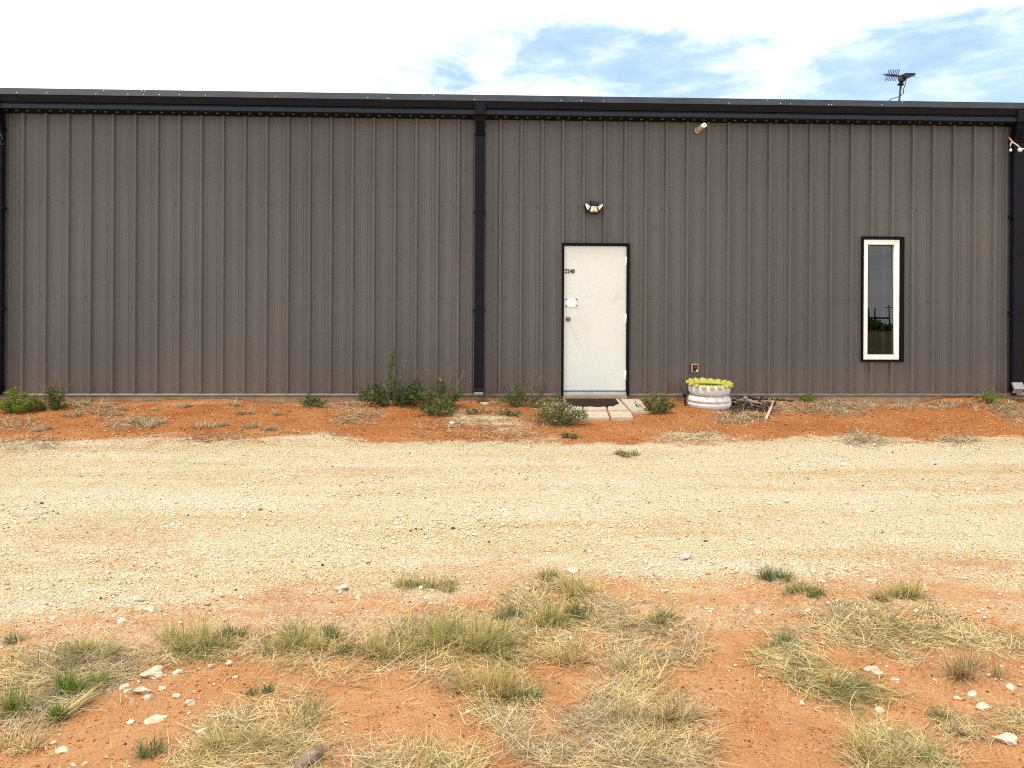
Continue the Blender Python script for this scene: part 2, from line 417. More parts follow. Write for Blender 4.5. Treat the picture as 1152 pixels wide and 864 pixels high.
class MB:
    """collects shapes into one mesh"""
    def __init__(self):
        self.bm = bmesh.new()

    def box(self, a, b, bev=0.0, rot=None, pivot=None):
        x0, y0, z0 = (min(a[i], b[i]) for i in range(3)); x1, y1, z1 = (max(a[i], b[i]) for i in range(3))
        r = bmesh.ops.create_cube(self.bm, size=1)
        vs = r['verts']
        for v in vs:
            v.co = Vector(((x0 + x1) / 2 + v.co.x * (x1 - x0), (y0 + y1) / 2 + v.co.y * (y1 - y0), (z0 + z1) / 2 + v.co.z * (z1 - z0)))
        if bev:
            es = list({e for v in vs for e in v.link_edges})
            r2 = bmesh.ops.bevel(self.bm, geom=es, offset=bev, segments=2, affect='EDGES', profile=0.5)
            vs = list({v for f in r2['faces'] for v in f.verts} | {v for v in vs if v.is_valid})
        if rot is not None:
            bmesh.ops.rotate(self.bm, verts=vs, cent=pivot, matrix=rot)
        return vs

    def tube(self, pts, r, n=8, cap=True):
        pts = [Vector(p) for p in pts]
        rs = r if isinstance(r, (list, tuple)) else [r] * len(pts)
        rings = []
        for i, p in enumerate(pts):
            d = (pts[min(i + 1, len(pts) - 1)] - pts[max(i - 1, 0)]).normalized()
            a = d.cross(Vector((0, 0, 1)))
            if a.length < 1e-3: a = d.cross(Vector((1, 0, 0)))
            a.normalize(); b = d.cross(a)
            rings.append([self.bm.verts.new(p + (a * math.cos(k * 2 * math.pi / n) + b * math.sin(k * 2 * math.pi / n)) * rs[i]) for k in range(n)])
        for i in range(len(rings) - 1):
            for k in range(n):
                f = self.bm.faces.new((rings[i][k], rings[i][(k + 1) % n], rings[i + 1][(k + 1) % n], rings[i + 1][k]))
                f.smooth = n > 5
        if cap:
            self.bm.faces.new(rings[0][::-1]); self.bm.faces.new(rings[-1])

    def prism_x(self, prof, x0, x1):
        """closed (y, z) outline extruded along x"""
        a = [self.bm.verts.new((x0, y, z)) for y, z in prof]; b = [self.bm.verts.new((x1, y, z)) for y, z in prof]
        n = len(prof)
        for i in range(n):
            self.bm.faces.new((a[i], a[(i + 1) % n], b[(i + 1) % n], b[i]))
        self.bm.faces.new(a[::-1]); self.bm.faces.new(b)

    def prism_y(self, outline, y0, y1):
        """closed (x, z) outline extruded along y"""
        a = [self.bm.verts.new((x, y0, z)) for x, z in outline]; b = [self.bm.verts.new((x, y1, z)) for x, z in outline]
        n = len(outline)
        for i in range(n):
            self.bm.faces.new((a[i], a[(i + 1) % n], b[(i + 1) % n], b[i]))
        self.bm.faces.new(a[::-1]); self.bm.faces.new(b)

    def lathe(self, prof, c=(0, 0, 0), n=48, smooth=True):
        """(radius, z) outline turned about a vertical axis"""
        rings = []
        for r, z in prof:
            rings.append([self.bm.verts.new((c[0] + r * math.cos(2 * math.pi * k / n), c[1] + r * math.sin(2 * math.pi * k / n), c[2] + z)) for k in range(n)])
        for i in range(len(rings) - 1):
            for k in range(n):
                f = self.bm.faces.new((rings[i][k], rings[i][(k + 1) % n], rings[i + 1][(k + 1) % n], rings[i + 1][k])); f.smooth = smooth
        return rings

    def ball(self, c, r, sub=2, sc_=(1, 1, 1)):
        rr = bmesh.ops.create_icosphere(self.bm, subdivisions=sub, radius=r)
        for v in rr['verts']:
            v.co = Vector((c[0] + v.co.x * sc_[0], c[1] + v.co.y * sc_[1], c[2] + v.co.z * sc_[2]))
        for f in {f for v in rr['verts'] for f in v.link_faces}: f.smooth = True

    def build(self, name, material, parent=None, loc=None):
        bmesh.ops.recalc_face_normals(self.bm, faces=self.bm.faces[:])
        if loc is not None:
            bmesh.ops.translate(self.bm, verts=self.bm.verts[:], vec=-Vector(loc))
        me = bpy.data.meshes.new(name)
        self.bm.to_mesh(me); self.bm.free()
        o = link(name, me, material, parent)
        if loc is not None and parent is None:
            o.location = loc
        return o


def px_x(u, v=300, y=0.0):
    return float(P(u, v, y)[0])


def px_z(u, v, y=0.0):
    return float(P(u, v, y)[2])


# ------------------------------------------------------------------ world and sun
w = bpy.data.worlds.new('World'); sc.world = w; w.use_nodes = True
nt = w.node_tree
bg = nt.nodes['Background']
SUN_EL, SUN_AZ = R(66), R(-112)     # azimuth measured from +y towards +x: sun high on the left, a little in front of the wall
sky = N(nt, 'ShaderNodeTexSky', sky_type='NISHITA', sun_disc=False, sun_elevation=SUN_EL, sun_rotation=SUN_AZ, air_density=1.0, dust_density=0.6, ozone_density=1.2)
tc = N(nt, 'ShaderNodeTexCoord').outputs['Generated']


def pdir(u, v):
    d = ray(u, v); d = d / np.linalg.norm(d); return tuple(float(x) for x in d)


def blob(u, v, ru, rv):
    """soft opening in the cloud deck around one direction of the sky"""
    s = N(nt, 'ShaderNodeVectorMath', operation='SUBTRACT'); nt.links.new(tc, s.inputs[0]); s.inputs[1].default_value = pdir(u, v)
    m_ = N(nt, 'ShaderNodeVectorMath', operation='MULTIPLY'); nt.links.new(s.outputs[0], m_.inputs[0])
    m_.inputs[1].default_value = (F / ru, 3.0, F / rv)
    l = N(nt, 'ShaderNodeVectorMath', operation='LENGTH'); nt.links.new(m_.outputs[0], l.inputs[0])
    r_ = N(nt, 'ShaderNodeMapRange', interpolation_type='SMOOTHSTEP', i_1=0.0, i_2=1.5, i_3=1.0, i_4=0.0); nt.links.new(l.outputs['Value'], r_.inputs[0])
    return r_.outputs[0]


def mth(op, a, b):
    n = N(nt, 'ShaderNodeMath', operation=op)
    for s, v in ((n.inputs[0], a), (n.inputs[1], b)):
        if isinstance(v, (int, float)): s.default_value = v
        else: nt.links.new(v, s)
    return n.outputs[0]


holes = None
for (u, v, ru, rv, k) in [(712, 76, 160, 56, 1.0), (610, 36, 130, 30, 0.50), (1045, 100, 270, 62, 1.2), (1140, 36, 130, 16, 0.55), (1110, 12, 80, 8, 0.5), (500, 78, 130, 30, 0.42)]:
    b_ = mth('MULTIPLY', blob(u, v, ru, rv), k)
    holes = b_ if holes is None else mth('ADD', holes, b_)
cn = noise(nt, mapping(nt, tc, (1.0, 0.4, 2.6)), 7.0, 8, 0.62, 0.4)
cn2 = noise(nt, mapping(nt, tc, (1.0, 0.5, 3.4)), 2.2, 5, 0.55)
cov = mth('SUBTRACT', mth('ADD', mth('MULTIPLY', cn, 2.3), -0.10), holes)
covr = ramp(nt, [(0.12, (0, 0, 0)), (0.86, (1, 1, 1))], cov)
cloudc = ramp(nt, [(0.3, (8.2, 8.4, 8.8)), (0.7, (10.6, 10.6, 10.6))], cn2)
skyc = mixc(nt, 1.0, sky.outputs[0], (1.35, 1.3, 1.25), 'MULTIPLY')
veil = ramp(nt, [(0.30, (2.7, 4.0, 6.4)), (0.5, (3.7, 5.0, 7.2)), (0.68, (6.0, 7.0, 8.2))], noise(nt, mapping(nt, tc, (1.0, 0.5, 2.8)), 13.0, 7, 0.6, 0.3)).outputs[0]
skyc = mixc(nt, 0.8, skyc, veil)
fin = mixc(nt, covr.outputs[0], skyc, cloudc.outputs[0])
nt.links.new(fin, bg.inputs[0]); bg.inputs[1].default_value = 0.1

sl = bpy.data.lights.new('sun', 'SUN'); sl.energy = 1.5; sl.angle = R(10); sl.color = (1.0, 0.95, 0.86)
so = bpy.data.objects.new('sun', sl); col.objects.link(so)
sd = Vector((math.sin(SUN_AZ) * math.cos(SUN_EL), math.cos(SUN_AZ) * math.cos(SUN_EL), math.sin(SUN_EL)))
so.rotation_euler = sd.to_track_quat('Z', 'Y').to_euler(); so.location = (0, -6, 12)

cam = bpy.data.cameras.new('camera'); co = bpy.data.objects.new('camera', cam); col.objects.link(co)
cam.sensor_width = 36; cam.lens = F / 1152 * 36; cam.shift_y = -(432 - YH) / 1152
cam.clip_start = 0.05; cam.clip_end = 5000
mw = Matrix.Identity(4)
for i in range(3):
    mw[i][0] = rt[i]; mw[i][1] = upv[i]; mw[i][2] = -fw[i]; mw[i][3] = CAM[i]
co.matrix_world = mw
sc.camera = co
sc.view_settings.view_transform = 'Standard'; sc.view_settings.look = 'None'
sc.view_settings.exposure = 0.80; sc.view_settings.gamma = 1.0; sc.view_settings.use_curve_mapping = False
sc.cycles.use_denoising = False
sc.cycles.filter_width = 1.1
sc.cycles.max_bounces = 6; sc.cycles.diffuse_bounces = 3; sc.cycles.glossy_bounces = 3; sc.cycles.transparent_max_bounces = 8

# ------------------------------------------------------------------ ground
cx = CAM[0]
def grow(start, end, step, f=1.35):
    out = []; x = start
    while x < end:
        step *= f; x += step; out.append(x)
    return out

xs = np.concatenate([np.arange(-2.2, cx - 2.6, 0.03), np.arange(cx - 2.6, cx + 2.6, 0.0125), np.arange(cx + 2.6, 15.8, 0.03)])
xs = np.concatenate([[-(a) for a in grow(2.2, 1500, 0.05)][::-1], xs, grow(15.8, 1500, 0.05)])
ys = np.concatenate([np.arange(-8.9, -6.0, 0.0125), np.arange(-6.0, -1.95, 0.024), np.arange(-1.95, 0.06, 0.016)])
ys = np.concatenate([[-(a) for a in grow(8.9, 1500, 0.04)][::-1], ys, grow(0.06, 1500, 0.3)])
X, Y = np.meshgrid(xs, ys)
Z = zg(X, Y)
GM = gmask(X, Y)
FLD = sstep(3.5, 7.0, -(Y + 9.5)) + sstep(8, 16, np.abs(X - 6.5) - 6)
FLD = np.clip(FLD, 0, 1)
nx, ny = len(xs), len(ys)
ii = np.arange(nx * ny).reshape(ny, nx)
quads = np.stack([ii[:-1, :-1], ii[:-1, 1:], ii[1:, 1:], ii[1:, :-1]], -1).reshape(-1, 4)
V = np.stack([X, Y, Z], -1).reshape(-1, 3)
gmv = GM.ravel(); fldv = FLD.ravel()
d_ = -V[:, 1]
# the track itself: the gravelled strip, its edge as ragged as the stones lie
isroad = (gmv > 0.5) & (d_ > 1.2) & (d_ < 7.6)
qroad = isroad[quads].sum(1) >= 3


def ground_part(name, q):
    idx, inv = np.unique(q.ravel(), return_inverse=True)
    me = npmesh(name, V[idx], quads=inv.reshape(-1, 4), smooth=True)
    for an, dat in (('gravel', gmv), ('field', fldv)):
        a = me.attributes.new(an, 'FLOAT', 'POINT'); a.data.foreach_set('value', dat[idx].astype(np.float32))
    return link(name, me, M['ground'])


tag(ground_part('ground', quads[~qroad]), 'bare red soil bank and yard around the metal building', 'ground', kind='structure')
tag(ground_part('gravel_road', quads[qroad]), 'pale crushed gravel track running along the metal building', 'road', kind='structure')

mb = MB(); mb.box((-400, -58, -0.318), (500, -51, -0.30)); tag(mb.build('dirt_road', M['dirt_road']), 'tan dirt road behind the viewer, mirrored in the window', 'road', kind='structure')


# ------------------------------------------------------------------ loose stones
ICO_V = None
_b = bmesh.new(); bmesh.ops.create_icosphere(_b, subdivisions=1, radius=1); _b.verts.ensure_lookup_table()
ICO_V = np.array([v.co[:] for v in _b.verts]); ICO_F = np.array([[v.index for v in f.verts] for f in _b.faces]); _b.free()


def pebbles(x, y, r, sink=0.25, squash=0.6):
    n = len(x)
    sca = np.stack([rng.uniform(0.7, 1.4, n), rng.uniform(0.7, 1.4, n), rng.uniform(0.45, 0.85, n) * squash / 0.6], -1)
    a = rng.uniform(0, 6.28, n); ca, sa = np.cos(a), np.sin(a)
    v = ICO_V[None] * (1 + rng.uniform(-0.28, 0.28, (n, 12, 1))) * sca[:, None] * r[:, None, None]
    vx = v[..., 0] * ca[:, None] - v[..., 1] * sa[:, None]; vy = v[..., 0] * sa[:, None] + v[..., 1] * ca[:, None]
    z = zg(x, y) + r * sca[:, 2] * (1 - 2 * sink)
    vv = np.stack([vx + x[:, None], vy + y[:, None], v[..., 2] + z[:, None]], -1).reshape(-1, 3)
    ff = (ICO_F[None] + (np.arange(n) * 12)[:, None, None]).reshape(-1, 3)
    return vv, ff


def frustum_points(n, ymin, ymax, power=1.0):
    y = -(ymin + (ymax - ymin) * rng.random(n) ** power)
    Zc = (y - CAM[1])
    half = 0.70 * Zc + 0.9
    x = cx + 0.0377 * Zc + rng.uniform(-1, 1, n) * half
    return x, y


x, y = frustum_points(140000, 1.2, 8.6)
keep = rng.random(len(x)) < np.clip(gmask(x, y), 0.05, 1) ** 1.1
x, y = x[keep], y[keep]
r = 0.0024 * (1 - rng.random(len(x))) ** (-0.36); r = np.where(r > 0.013, 0.003, r)
r *= 1 + 0.5 * np.clip(vnoise(x, y * 1.8, 0.5, 61), 0, 1)
r *= np.where(-y > 6.6, 0.85, 1.0)
vv, ff = pebbles(x, y, r, 0.12, 0.66)
tag(link('gravel', npmesh('gravel', vv, tris=ff), M['stones']), 'loose pale gravel stones strewn over track and soil', 'gravel', kind='stuff')


x, y = frustum_points(78000, 5.9, 8.4)
keep = (rng.random(len(x)) > gmask(x, y) * 0.9) & (rng.random(len(x)) < np.clip(0.45 + 0.9 * vnoise(x, y, 0.35, 66) + 0.5 * vnoise(x, y, 0.1, 67), 0.08, 1))
x, y = x[keep], y[keep]
vv, ff = pebbles(x, y, np.clip(0.0017 * (1 - rng.random(len(x))) ** -0.3, 0, 0.0055), 0.15, 0.7)
x2, y2 = frustum_points(26000, 0.15, 2.4)
k2 = (gmask(x2, y2) < 0.6) & ~((x2 > 7.1) & (x2 < 8.7) & (y2 > -1.5))
x2, y2 = x2[k2], y2[k2]
v2, f2 = pebbles(x2, y2, np.clip(0.0035 * (1 - rng.random(len(x2))) ** -0.3, 0, 0.010), 0.15, 0.6)
vv = np.concatenate([vv, v2]); ff = np.concatenate([ff, f2 + len(x) * 12])
tag(link('soil_crumbs', npmesh('soil_crumbs', vv, tris=ff), M['crumbs']), 'loose crumbs of red soil lying on the bare ground', 'soil', kind='stuff')


# ------------------------------------------------------------------ the metal building
B = empty('metal_building', (6.5, 0, 0), 'long charcoal ribbed steel building with black eave gutter and white door', 'building')
Bo = Vector((6.5, 0, 0))


def bpart(mb_, name, m, parent=B, label=None):
    o = mb_.build(name, m)
    o.parent = parent
    base = Vector((0, 0, 0)); q = parent
    while q is not None:
        base += q.location; q = q.parent
    o.location = -base
    if label: o['label'] = label
    return o


X0, X1 = -5.0, 20.0
ZTOP = px_z(892, 137.2, 0.0)
rib_u = [24.5, 50.5, 76, 101.5, 126.5, 151, 176.5, 201, 225.5, 250, 274, 298, 323, 348, 372, 396.7, 420.5, 444.3, 468.5, 492.5, 516, None, 562, 586, 609, 633, 656.5, 679, 702, 726, 749.8, 773, 796, 819.8, 843, 866.5, 889, 912, 935, 958.5, 981, 1004, 1026.5, 1049.5, 1072.8, 1096.5, 1119.5]
ki = np.array([i for i, u in enumerate(rib_u) if u]); kx = np.array([px_x(u, 290, -0.03) for u in rib_u if u])
pf = np.polyfit(ki, kx, 3)
lin = np.polyfit(ki, kx, 1)
ribs = []
for i in range(-18, 66):
    xx = np.polyval(pf, i) if 0 <= i <= 46 else (np.polyval(pf, 0) + lin[0] * i if i < 0 else np.polyval(pf, 46) + lin[0] * (i - 46))
    if X0 + 0.1 < xx < X1 - 0.1: ribs.append(float(xx))
DX0, DX1 = px_x(631.6), px_x(707.6); DZ1 = px_z(670, 273.6)
WX0, WX1 = px_x(968.6), px_x(1015.6); WZ0, WZ1 = px_z(992, 406.8), px_z(992, 266.2)
prof = []
for k, c in enumerate(ribs):
    prof += [(c - 0.031, 0), (c - 0.0165, -0.038), (c + 0.0165, -0.038), (c + 0.031, 0)]
    if k + 1 < len(ribs):
        nx_ = ribs[k + 1]
        for fr in (1 / 3, 2 / 3):
            q = c + (nx_ - c) * fr
            prof += [(q - 0.017, 0), (q - 0.009, -0.0055), (q + 0.009, -0.0055), (q + 0.017, 0)]
prof = [(X0, 0)] + prof + [(X1, 0)]


def yat(xq):
    for (a, ya), (b, yb) in zip(prof, prof[1:]):
        if a <= xq <= b: return ya + (yb - ya) * (xq - a) / (b - a)
    return 0


cuts = [DX0 + 0.012, DX1 - 0.012, WX0 + 0.012, WX1 - 0.012]
prof = sorted(prof + [(c, yat(c)) for c in cuts])
vs, qs = [], []
for (a, ya), (b, yb) in zip(prof, prof[1:]):
    mid = (a + b) / 2
    if cuts[0] < mid < cuts[1]: spans = [(DZ1 - 0.012, ZTOP)]
    elif cuts[2] < mid < cuts[3]: spans = [(0.0, WZ0 + 0.012), (WZ1 - 0.012, ZTOP)]
    else: spans = [(0.0, ZTOP)]
    for z0, z1 in spans:
        n = len(vs); vs += [(a, ya, z0), (b, yb, z0), (b, yb, z1), (a, ya, z1)]; qs.append((n, n + 1, n + 2, n + 3))
o = link('wall_panel', npmesh('wall_panel', np.array(vs), quads=qs), M['wall'], B, loc=-Bo)

# foundation slab, base trim
mb = MB()
mb.box((X0, -0.012, -0.6), (DX0 + 0.03, 0.2, -0.012)); mb.box((DX1 - 0.03, -0.012, -0.6), (X1, 0.2, -0.012)); mb.box((DX0 + 0.03, -0.075, -0.6), (DX1 - 0.03, 0.2, -0.004), 0.006)
bpart(mb, 'foundation_slab', M['concrete'])
mb = MB()
for a, b in ((X0, DX0 - 0.002), (DX1 + 0.002, X1)):
    mb.prism_x([(0.0, 0.022), (-0.034, 0.020), (-0.048, 0.004), (-0.048, -0.012), (-0.040, -0.012), (-0.040, -0.002), (0.0, -0.002)], a, b)
bpart(mb, 'base_trim', M['base_trim'])


def gz(v, y): return px_z(892, v, y)


# eave: roof edge, gutter face, gutter lip, flashing blackened to stand for the shaded wall top
mb = MB(); mb.prism_x([(0.25, gz(112.2, -0.17) + 0.03), (-0.17, gz(111.7, -0.17)), (-0.225, gz(118.4, -0.225)), (-0.205, gz(118.4, -0.225) - 0.002), (0.25, gz(118.4, -0.2))], X0 - 0.1, X1 + 0.1)
gt = bpart(mb, 'roof_edge', M['gutter_top'])
mb = MB(); mb.prism_x([(0.0, gz(118.6, -0.2)), (-0.216, gz(118.6, -0.216)), (-0.19, gz(126.4, -0.19)), (-0.15, gz(126.6, -0.19)), (0.0, gz(126.6, -0.19))], X0 - 0.1, X1 + 0.1)
bpart(mb, 'gutter_face', M['gutter_face'])
mb = MB(); mb.prism_x([(0.0, gz(126.8, -0.16)), (-0.16, gz(126.8, -0.16)), (-0.165, gz(128.2, -0.165)), (-0.20, gz(129.0, -0.20)), (-0.205, gz(133.2, -0.205)), (-0.19, gz(133.6, -0.19)), (-0.02, gz(134.6, -0.1)), (0.0, gz(134.6, -0.1))], X0 - 0.1, X1 + 0.1)
bpart(mb, 'gutter', M['gutter_lip'])
mb = MB(); mb.prism_x([(0.0, gz(134.0, -0.1)), (-0.06, gz(134.4, -0.1)), (-0.045, gz(138.6, -0.045)), (0.0, gz(138.6, -0.045))], X0, X1)
bpart(mb, 'eave_shade_flashing', M['black_trim'])  # flashing whose black also paints the wall's shade below the gutter
mb = MB()
for k, c in enumerate(ribs):
    for c2 in (c + 0.076, c + 0.228):
        jx, jz = random.uniform(-.008, .008), random.uniform(-.004, .004)
        mb.box((c2 + jx - 0.019, -0.062, gz(136.9, -0.05) + jz), (c2 + jx + 0.019, -0.045, gz(136.9, -0.05) + 0.017 + jz), 0.004)
o = bpart(mb, 'flashing_clip', M['screw']); o['kind'] = 'stuff'
mb = MB()
for k in range(55):
    xx = random.uniform(X0, X1); t_ = random.choice([0.2, 0.75, 0.8, 0.85])
    zz = gz(111.7, -0.17) * (1 - t_) + gz(118.4, -0.225) * t_; yy = -0.17 * (1 - t_) - 0.225 * t_
    mb.box((xx - 0.007, yy - 0.006, zz - 0.005), (xx + 0.007, yy + 0.004, zz + 0.005), 0.002)
o = bpart(mb, 'gutter_screw', M['white_cap']); o['kind'] = 'stuff'
mb = MB()
for zz in (px_z(300, 230), px_z(300, 334), 0.10):
    for c in ribs:
        for q in (0.10 - 0.032, 0.2032 + 0.032):
            if (DX0 < c + q < DX1 and zz < DZ1) or (WX0 - .02 < c + q < WX1 + .02 and WZ0 < zz < WZ1): continue
            mb.box((c + q - 0.006, -0.008, zz - 0.006 + random.uniform(-.004, .004)), (c + q + 0.006, 0.0, zz + 0.006), 0.002)
o = bpart(mb, 'wall_screw', M['wall_screw']); o['kind'] = 'stuff'
# roof, back and ends of the shell
zr = gz(112.2, -0.17) + 0.02
mb = MB(); mb.prism_x([(0.25, zr - 0.02), (0.25, zr), (9.0, zr + 0.73), (18.0, zr), (18.0, zr - 0.02), (9.0, zr + 0.70)], X0, X1)
for k in range(0, len(ribs), 2):
    mb.box((ribs[k] - 0.02, 0.3, zr + 0.0), (ribs[k] + 0.02, 0.34, zr + 0.035))
bpart(mb, 'roof', M['roof'])
mb = MB(); mb.prism_x([(0.2, -0.5), (0.2, -0.05), (18.0, -0.05), (18.0, -0.5)], X0, X1)
mb.box((X0, 17.9, -0.5), (X1, 18.0, zr - 0.02))
for xa in (X0, X1 - 0.05):
    mb.prism_x([(0.01, -0.5), (0.01, zr - 0.03), (9, zr + 0.68), (17.9, zr - 0.03), (17.9, -0.5)], xa, xa + 0.05)
bpart(mb, 'end_wall', M['wall'])


def downspout(u0, u1, name_label, top_v=121, kick=True, wide=0.11):
    y0 = -0.14
    a, b = px_x(u0, 300, y0), px_x(u1, 300, y0)
    zt = gz(127.6, -0.22); zb = gz(133.4, -0.21)
    e = empty('downspout', ((a + b) / 2 - 6.5, 0, 0)); e.parent = B
    if name_label: e['label'] = name_label
    mb = MB(); mb.box((a - 0.008, -0.235, zb - 0.005), (b + 0.008, -0.19, gz(120.2, -0.23)), 0.006)
    bpart(mb, 'outlet_collar', M['gutter_face'], e)
    zj = gz(153.5, -0.14)
    mb = MB(); mb.prism_x([(-0.20, zb - 0.004), (-0.08, zb - 0.004), (-0.036, zj), (-0.14, zj), (-0.19, zb - 0.10)], a + 0.004, b - 0.004)
    bpart(mb, 'elbow', M['black_trim'], e)
    mb = MB(); mb.box((a - 0.006, -0.147, zj - 0.045), (b + 0.006, -0.034, zj - 0.004), 0.004)
    bpart(mb, 'band', M['black_trim'], e)
    zk = 0.13
    mb = MB()
    mb.box((a, y0, zk), (b, -0.036, zj - 0.046), 0.012)
    bpart(mb, 'pipe', M['downspout'], e)
    mb = MB()
    mb.prism_x([(-0.036, zk - 0.001), (-0.142, zk - 0.001), (-0.20, 0.075), (-0.205, 0.03), (-0.10, 0.03), (-0.036, 0.075)], a - 0.003, b + 0.003)
    k_ = bpart(mb, 'kick_out', M['black_trim'], e)
    mb = MB(); mb.box((a + 0.004, -0.215, 0.024), (b - 0.004, -0.195, 0.066), 0.004)
    bpart(mb, 'kick_rim', M['grey_metal'], e)
    for zz in (1.2, 2.6):
        mb = MB(); mb.box((a - 0.02, -0.145, zz), (b + 0.02, -0.036, zz + 0.03)); bpart(mb, 'strap', M['downspout'], e)
    return e


downspout(533.8, 544.8, 'middle downspout between the two wall bays')
downspout(-9, 0.8, 'downspout at the left edge of the wall')
downspout(1140.5, 1156, 'wide downspout at the right end with bare metal kick-out')
# black strip in place of the shadow line beside the right downspout, with the grey splash kick
mb = MB(); mb.box((px_x(1136.8), -0.05, 0.0), (px_x(1140.2), -0.02, ZTOP - 0.3)); bpart(mb, 'shadow_strip', M['black_trim'])
mb = MB(); mb.box((px_x(2.6), -0.045, 0.0), (px_x(4.6), -0.02, ZTOP)); bpart(mb, 'shadow_strip', M['black_trim'])  # black strip drawn as the shadow line beside the left downspout
mb = MB()
xa, xb = px_x(1139.5, 435, -0.25), px_x(1151, 435, -0.25)
za, zb_, zc = px_z(1145, 430.6, -0.25), px_z(1145, 437.5, -0.25), px_z(1145, 443.0, -0.3)
mb.prism_x([(-0.21, za), (-0.24, za + 0.004), (-0.29, zb_), (-0.26, zb_ - 0.004)], xa, xb)
mb.prism_x([(-0.26, zb_ - 0.008), (-0.285, zb_ - 0.006), (-0.25, zc), (-0.22, zc)], xa + 0.005, xb - 0.01)
bpart(mb, 'splash_kick', M['grey_metal'])

# door
D = empty('door', ((DX0 + DX1) / 2 - 6.5, 0, 0)); D.parent = B
LX0, LX1 = px_x(634.6, 300, -0.02), px_x(704.7, 300, -0.02); LZ0, LZ1 = px_z(670, 439.3, -0.02), px_z(670, 276.8, -0.02)
mb = MB()
mb.box((DX0, -0.062, -0.002), (LX0 - 0.004, 0.06, DZ1), 0.003); mb.box((LX1 + 0.004, -0.062, -0.002), (DX1, 0.06, DZ1), 0.003)
mb.box((LX0 - 0.003, -0.062, LZ1 + 0.005), (LX1 + 0.003, 0.06, DZ1 - 0.001), 0.003)
bpart(mb, 'door_frame', M['black_trim'], D)
mb = MB(); mb.box((LX0, -0.03, LZ0), (LX1, 0.012, LZ1), 0.003)
bpart(mb, 'door_leaf', M['door'], D)
mb = MB(); mb.box((LX0 - 0.004, -0.022, LZ0 - 0.014), (LX1 + 0.004, 0.03, LZ0 - 0.001)); bpart(mb, 'gap_shade', M['black_plastic'], D)  # black strip standing in for the shaded gap under the leaf
mb = MB(); mb.prism_x([(0.05, -0.003), (-0.055, -0.003), (-0.055, 0.008), (-0.03, LZ0 - 0.015), (0.05, LZ0 - 0.015)], LX0 - 0.003, LX1 + 0.003); bpart(mb, 'threshold', M['grey_metal'], D)
for (va, vb) in ((289, 299), (353, 364), (417, 428)):
    za, zb_ = px_z(703, vb, -0.03), px_z(703, va, -0.03)
    mb = MB(); xh = LX1 - 0.004
    mb.tube([(xh, -0.04, za), (xh, -0.04, zb_)], 0.009, 8); mb.box((xh - 0.02, -0.034, za), (xh, -0.031, zb_))
    bpart(mb, 'hinge', M['white'], D)
# knob
kp = P(639.6, 359.0, -0.08)
mb = MB()
mb.tube([(kp[0], -0.031, kp[2]), (kp[0], -0.037, kp[2])], 0.034, 20)
mb.tube([(kp[0], -0.036, kp[2]), (kp[0], -0.062, kp[2]), (kp[0], -0.066, kp[2]), (kp[0], -0.082, kp[2]), (kp[0], -0.094, kp[2])], [0.013, 0.012, 0.024, 0.029, 0.018], 16)
bpart(mb, 'door_knob', M['dark_metal'], D)
# notice plate with a screw at each corner
a, b = P(636.0, 345.2, -0.032), P(649.6, 335.8, -0.032)
mb = MB(); mb.box((a[0], -0.036, a[2]), (b[0], -0.031, b[2]), 0.001)
pl = bpart(mb, 'notice_plate', M['plate'], D)
mb = MB(); mb.box((a[0] - 0.003, -0.033, a[2] - 0.004), (b[0] + 0.003, -0.0305, b[2] + 0.002)); bpart(mb, 'plate_backing', M['screw'], D)
for fx, fz in ((0.09, 0.1), (0.90, 0.16), (0.09, 0.9), (0.90, 0.9)):
    sx, sz = a[0] + (b[0] - a[0]) * fx, a[2] + (b[2] - a[2]) * fz
    mb = MB(); mb.tube([(sx, -0.035, sz), (sx, -0.041, sz)], 0.0105, 10); bpart(mb, 'plate_screw', M['black_plastic'], D)
for fx, fz, wx, wz in ((0.5, 0.78, 0.2, 0.05), (0.45, 0.55, 0.10, 0.14), (0.6, 0.5, 0.08, 0.12), (0.36, 0.3, 0.06, 0.06), (0.74, 0.35, 0.05, 0.12)):
    sx, sz = a[0] + (b[0] - a[0]) * fx, a[2] + (b[2] - a[2]) * fz
    mb = MB(); mb.box((sx - wx * 0.06, -0.0372, sz - wz * 0.04), (sx + wx * 0.06, -0.0362, sz + wz * 0.04)); bpart(mb, 'print_mark', M['greymark'], D)
# house number
cu = bpy.data.curves.new('house_number', 'FONT'); cu.body = '2248'; cu.size = 0.084; cu.extrude = 0.002; cu.space_character = 1.0
cu.offset = 0.0022
cu.materials.append(M['ink'])
on = bpy.data.objects.new('house_number', cu); col.objects.link(on)
np_ = P(635.3, 307.3, -0.034)
on_me = bpy.data.meshes.new_from_object(on.evaluated_get(bpy.context.evaluated_depsgraph_get()))
bpy.data.objects.remove(on); on = bpy.data.objects.new('house_number', on_me); col.objects.link(on)
on.parent = D; on.location = (float(np_[0]) - (DX0 + DX1) / 2, -0.034, float(np_[2])); on.rotation_euler = (R(90), 0, 0)
on.scale = (0.86, 1, 1)

# window
Wn = empty('window', ((WX0 + WX1) / 2 - 6.5, 0, 0)); Wn.parent = B


def frame4(mb, x0, x1, z0, z1, tl, tr, tb, tt, ya, yb, bev=0.002):
    mb.box((x0, ya, z0), (x0 + tl, yb, z1), bev); mb.box((x1 - tr, ya, z0), (x1, yb, z1), bev)
    mb.box((x0 + tl + .0005, ya, z0), (x1 - tr - .0005, yb, z0 + tb), bev); mb.box((x0 + tl + .0005, ya, z1 - tt), (x1 - tr - .0005, yb, z1), bev)


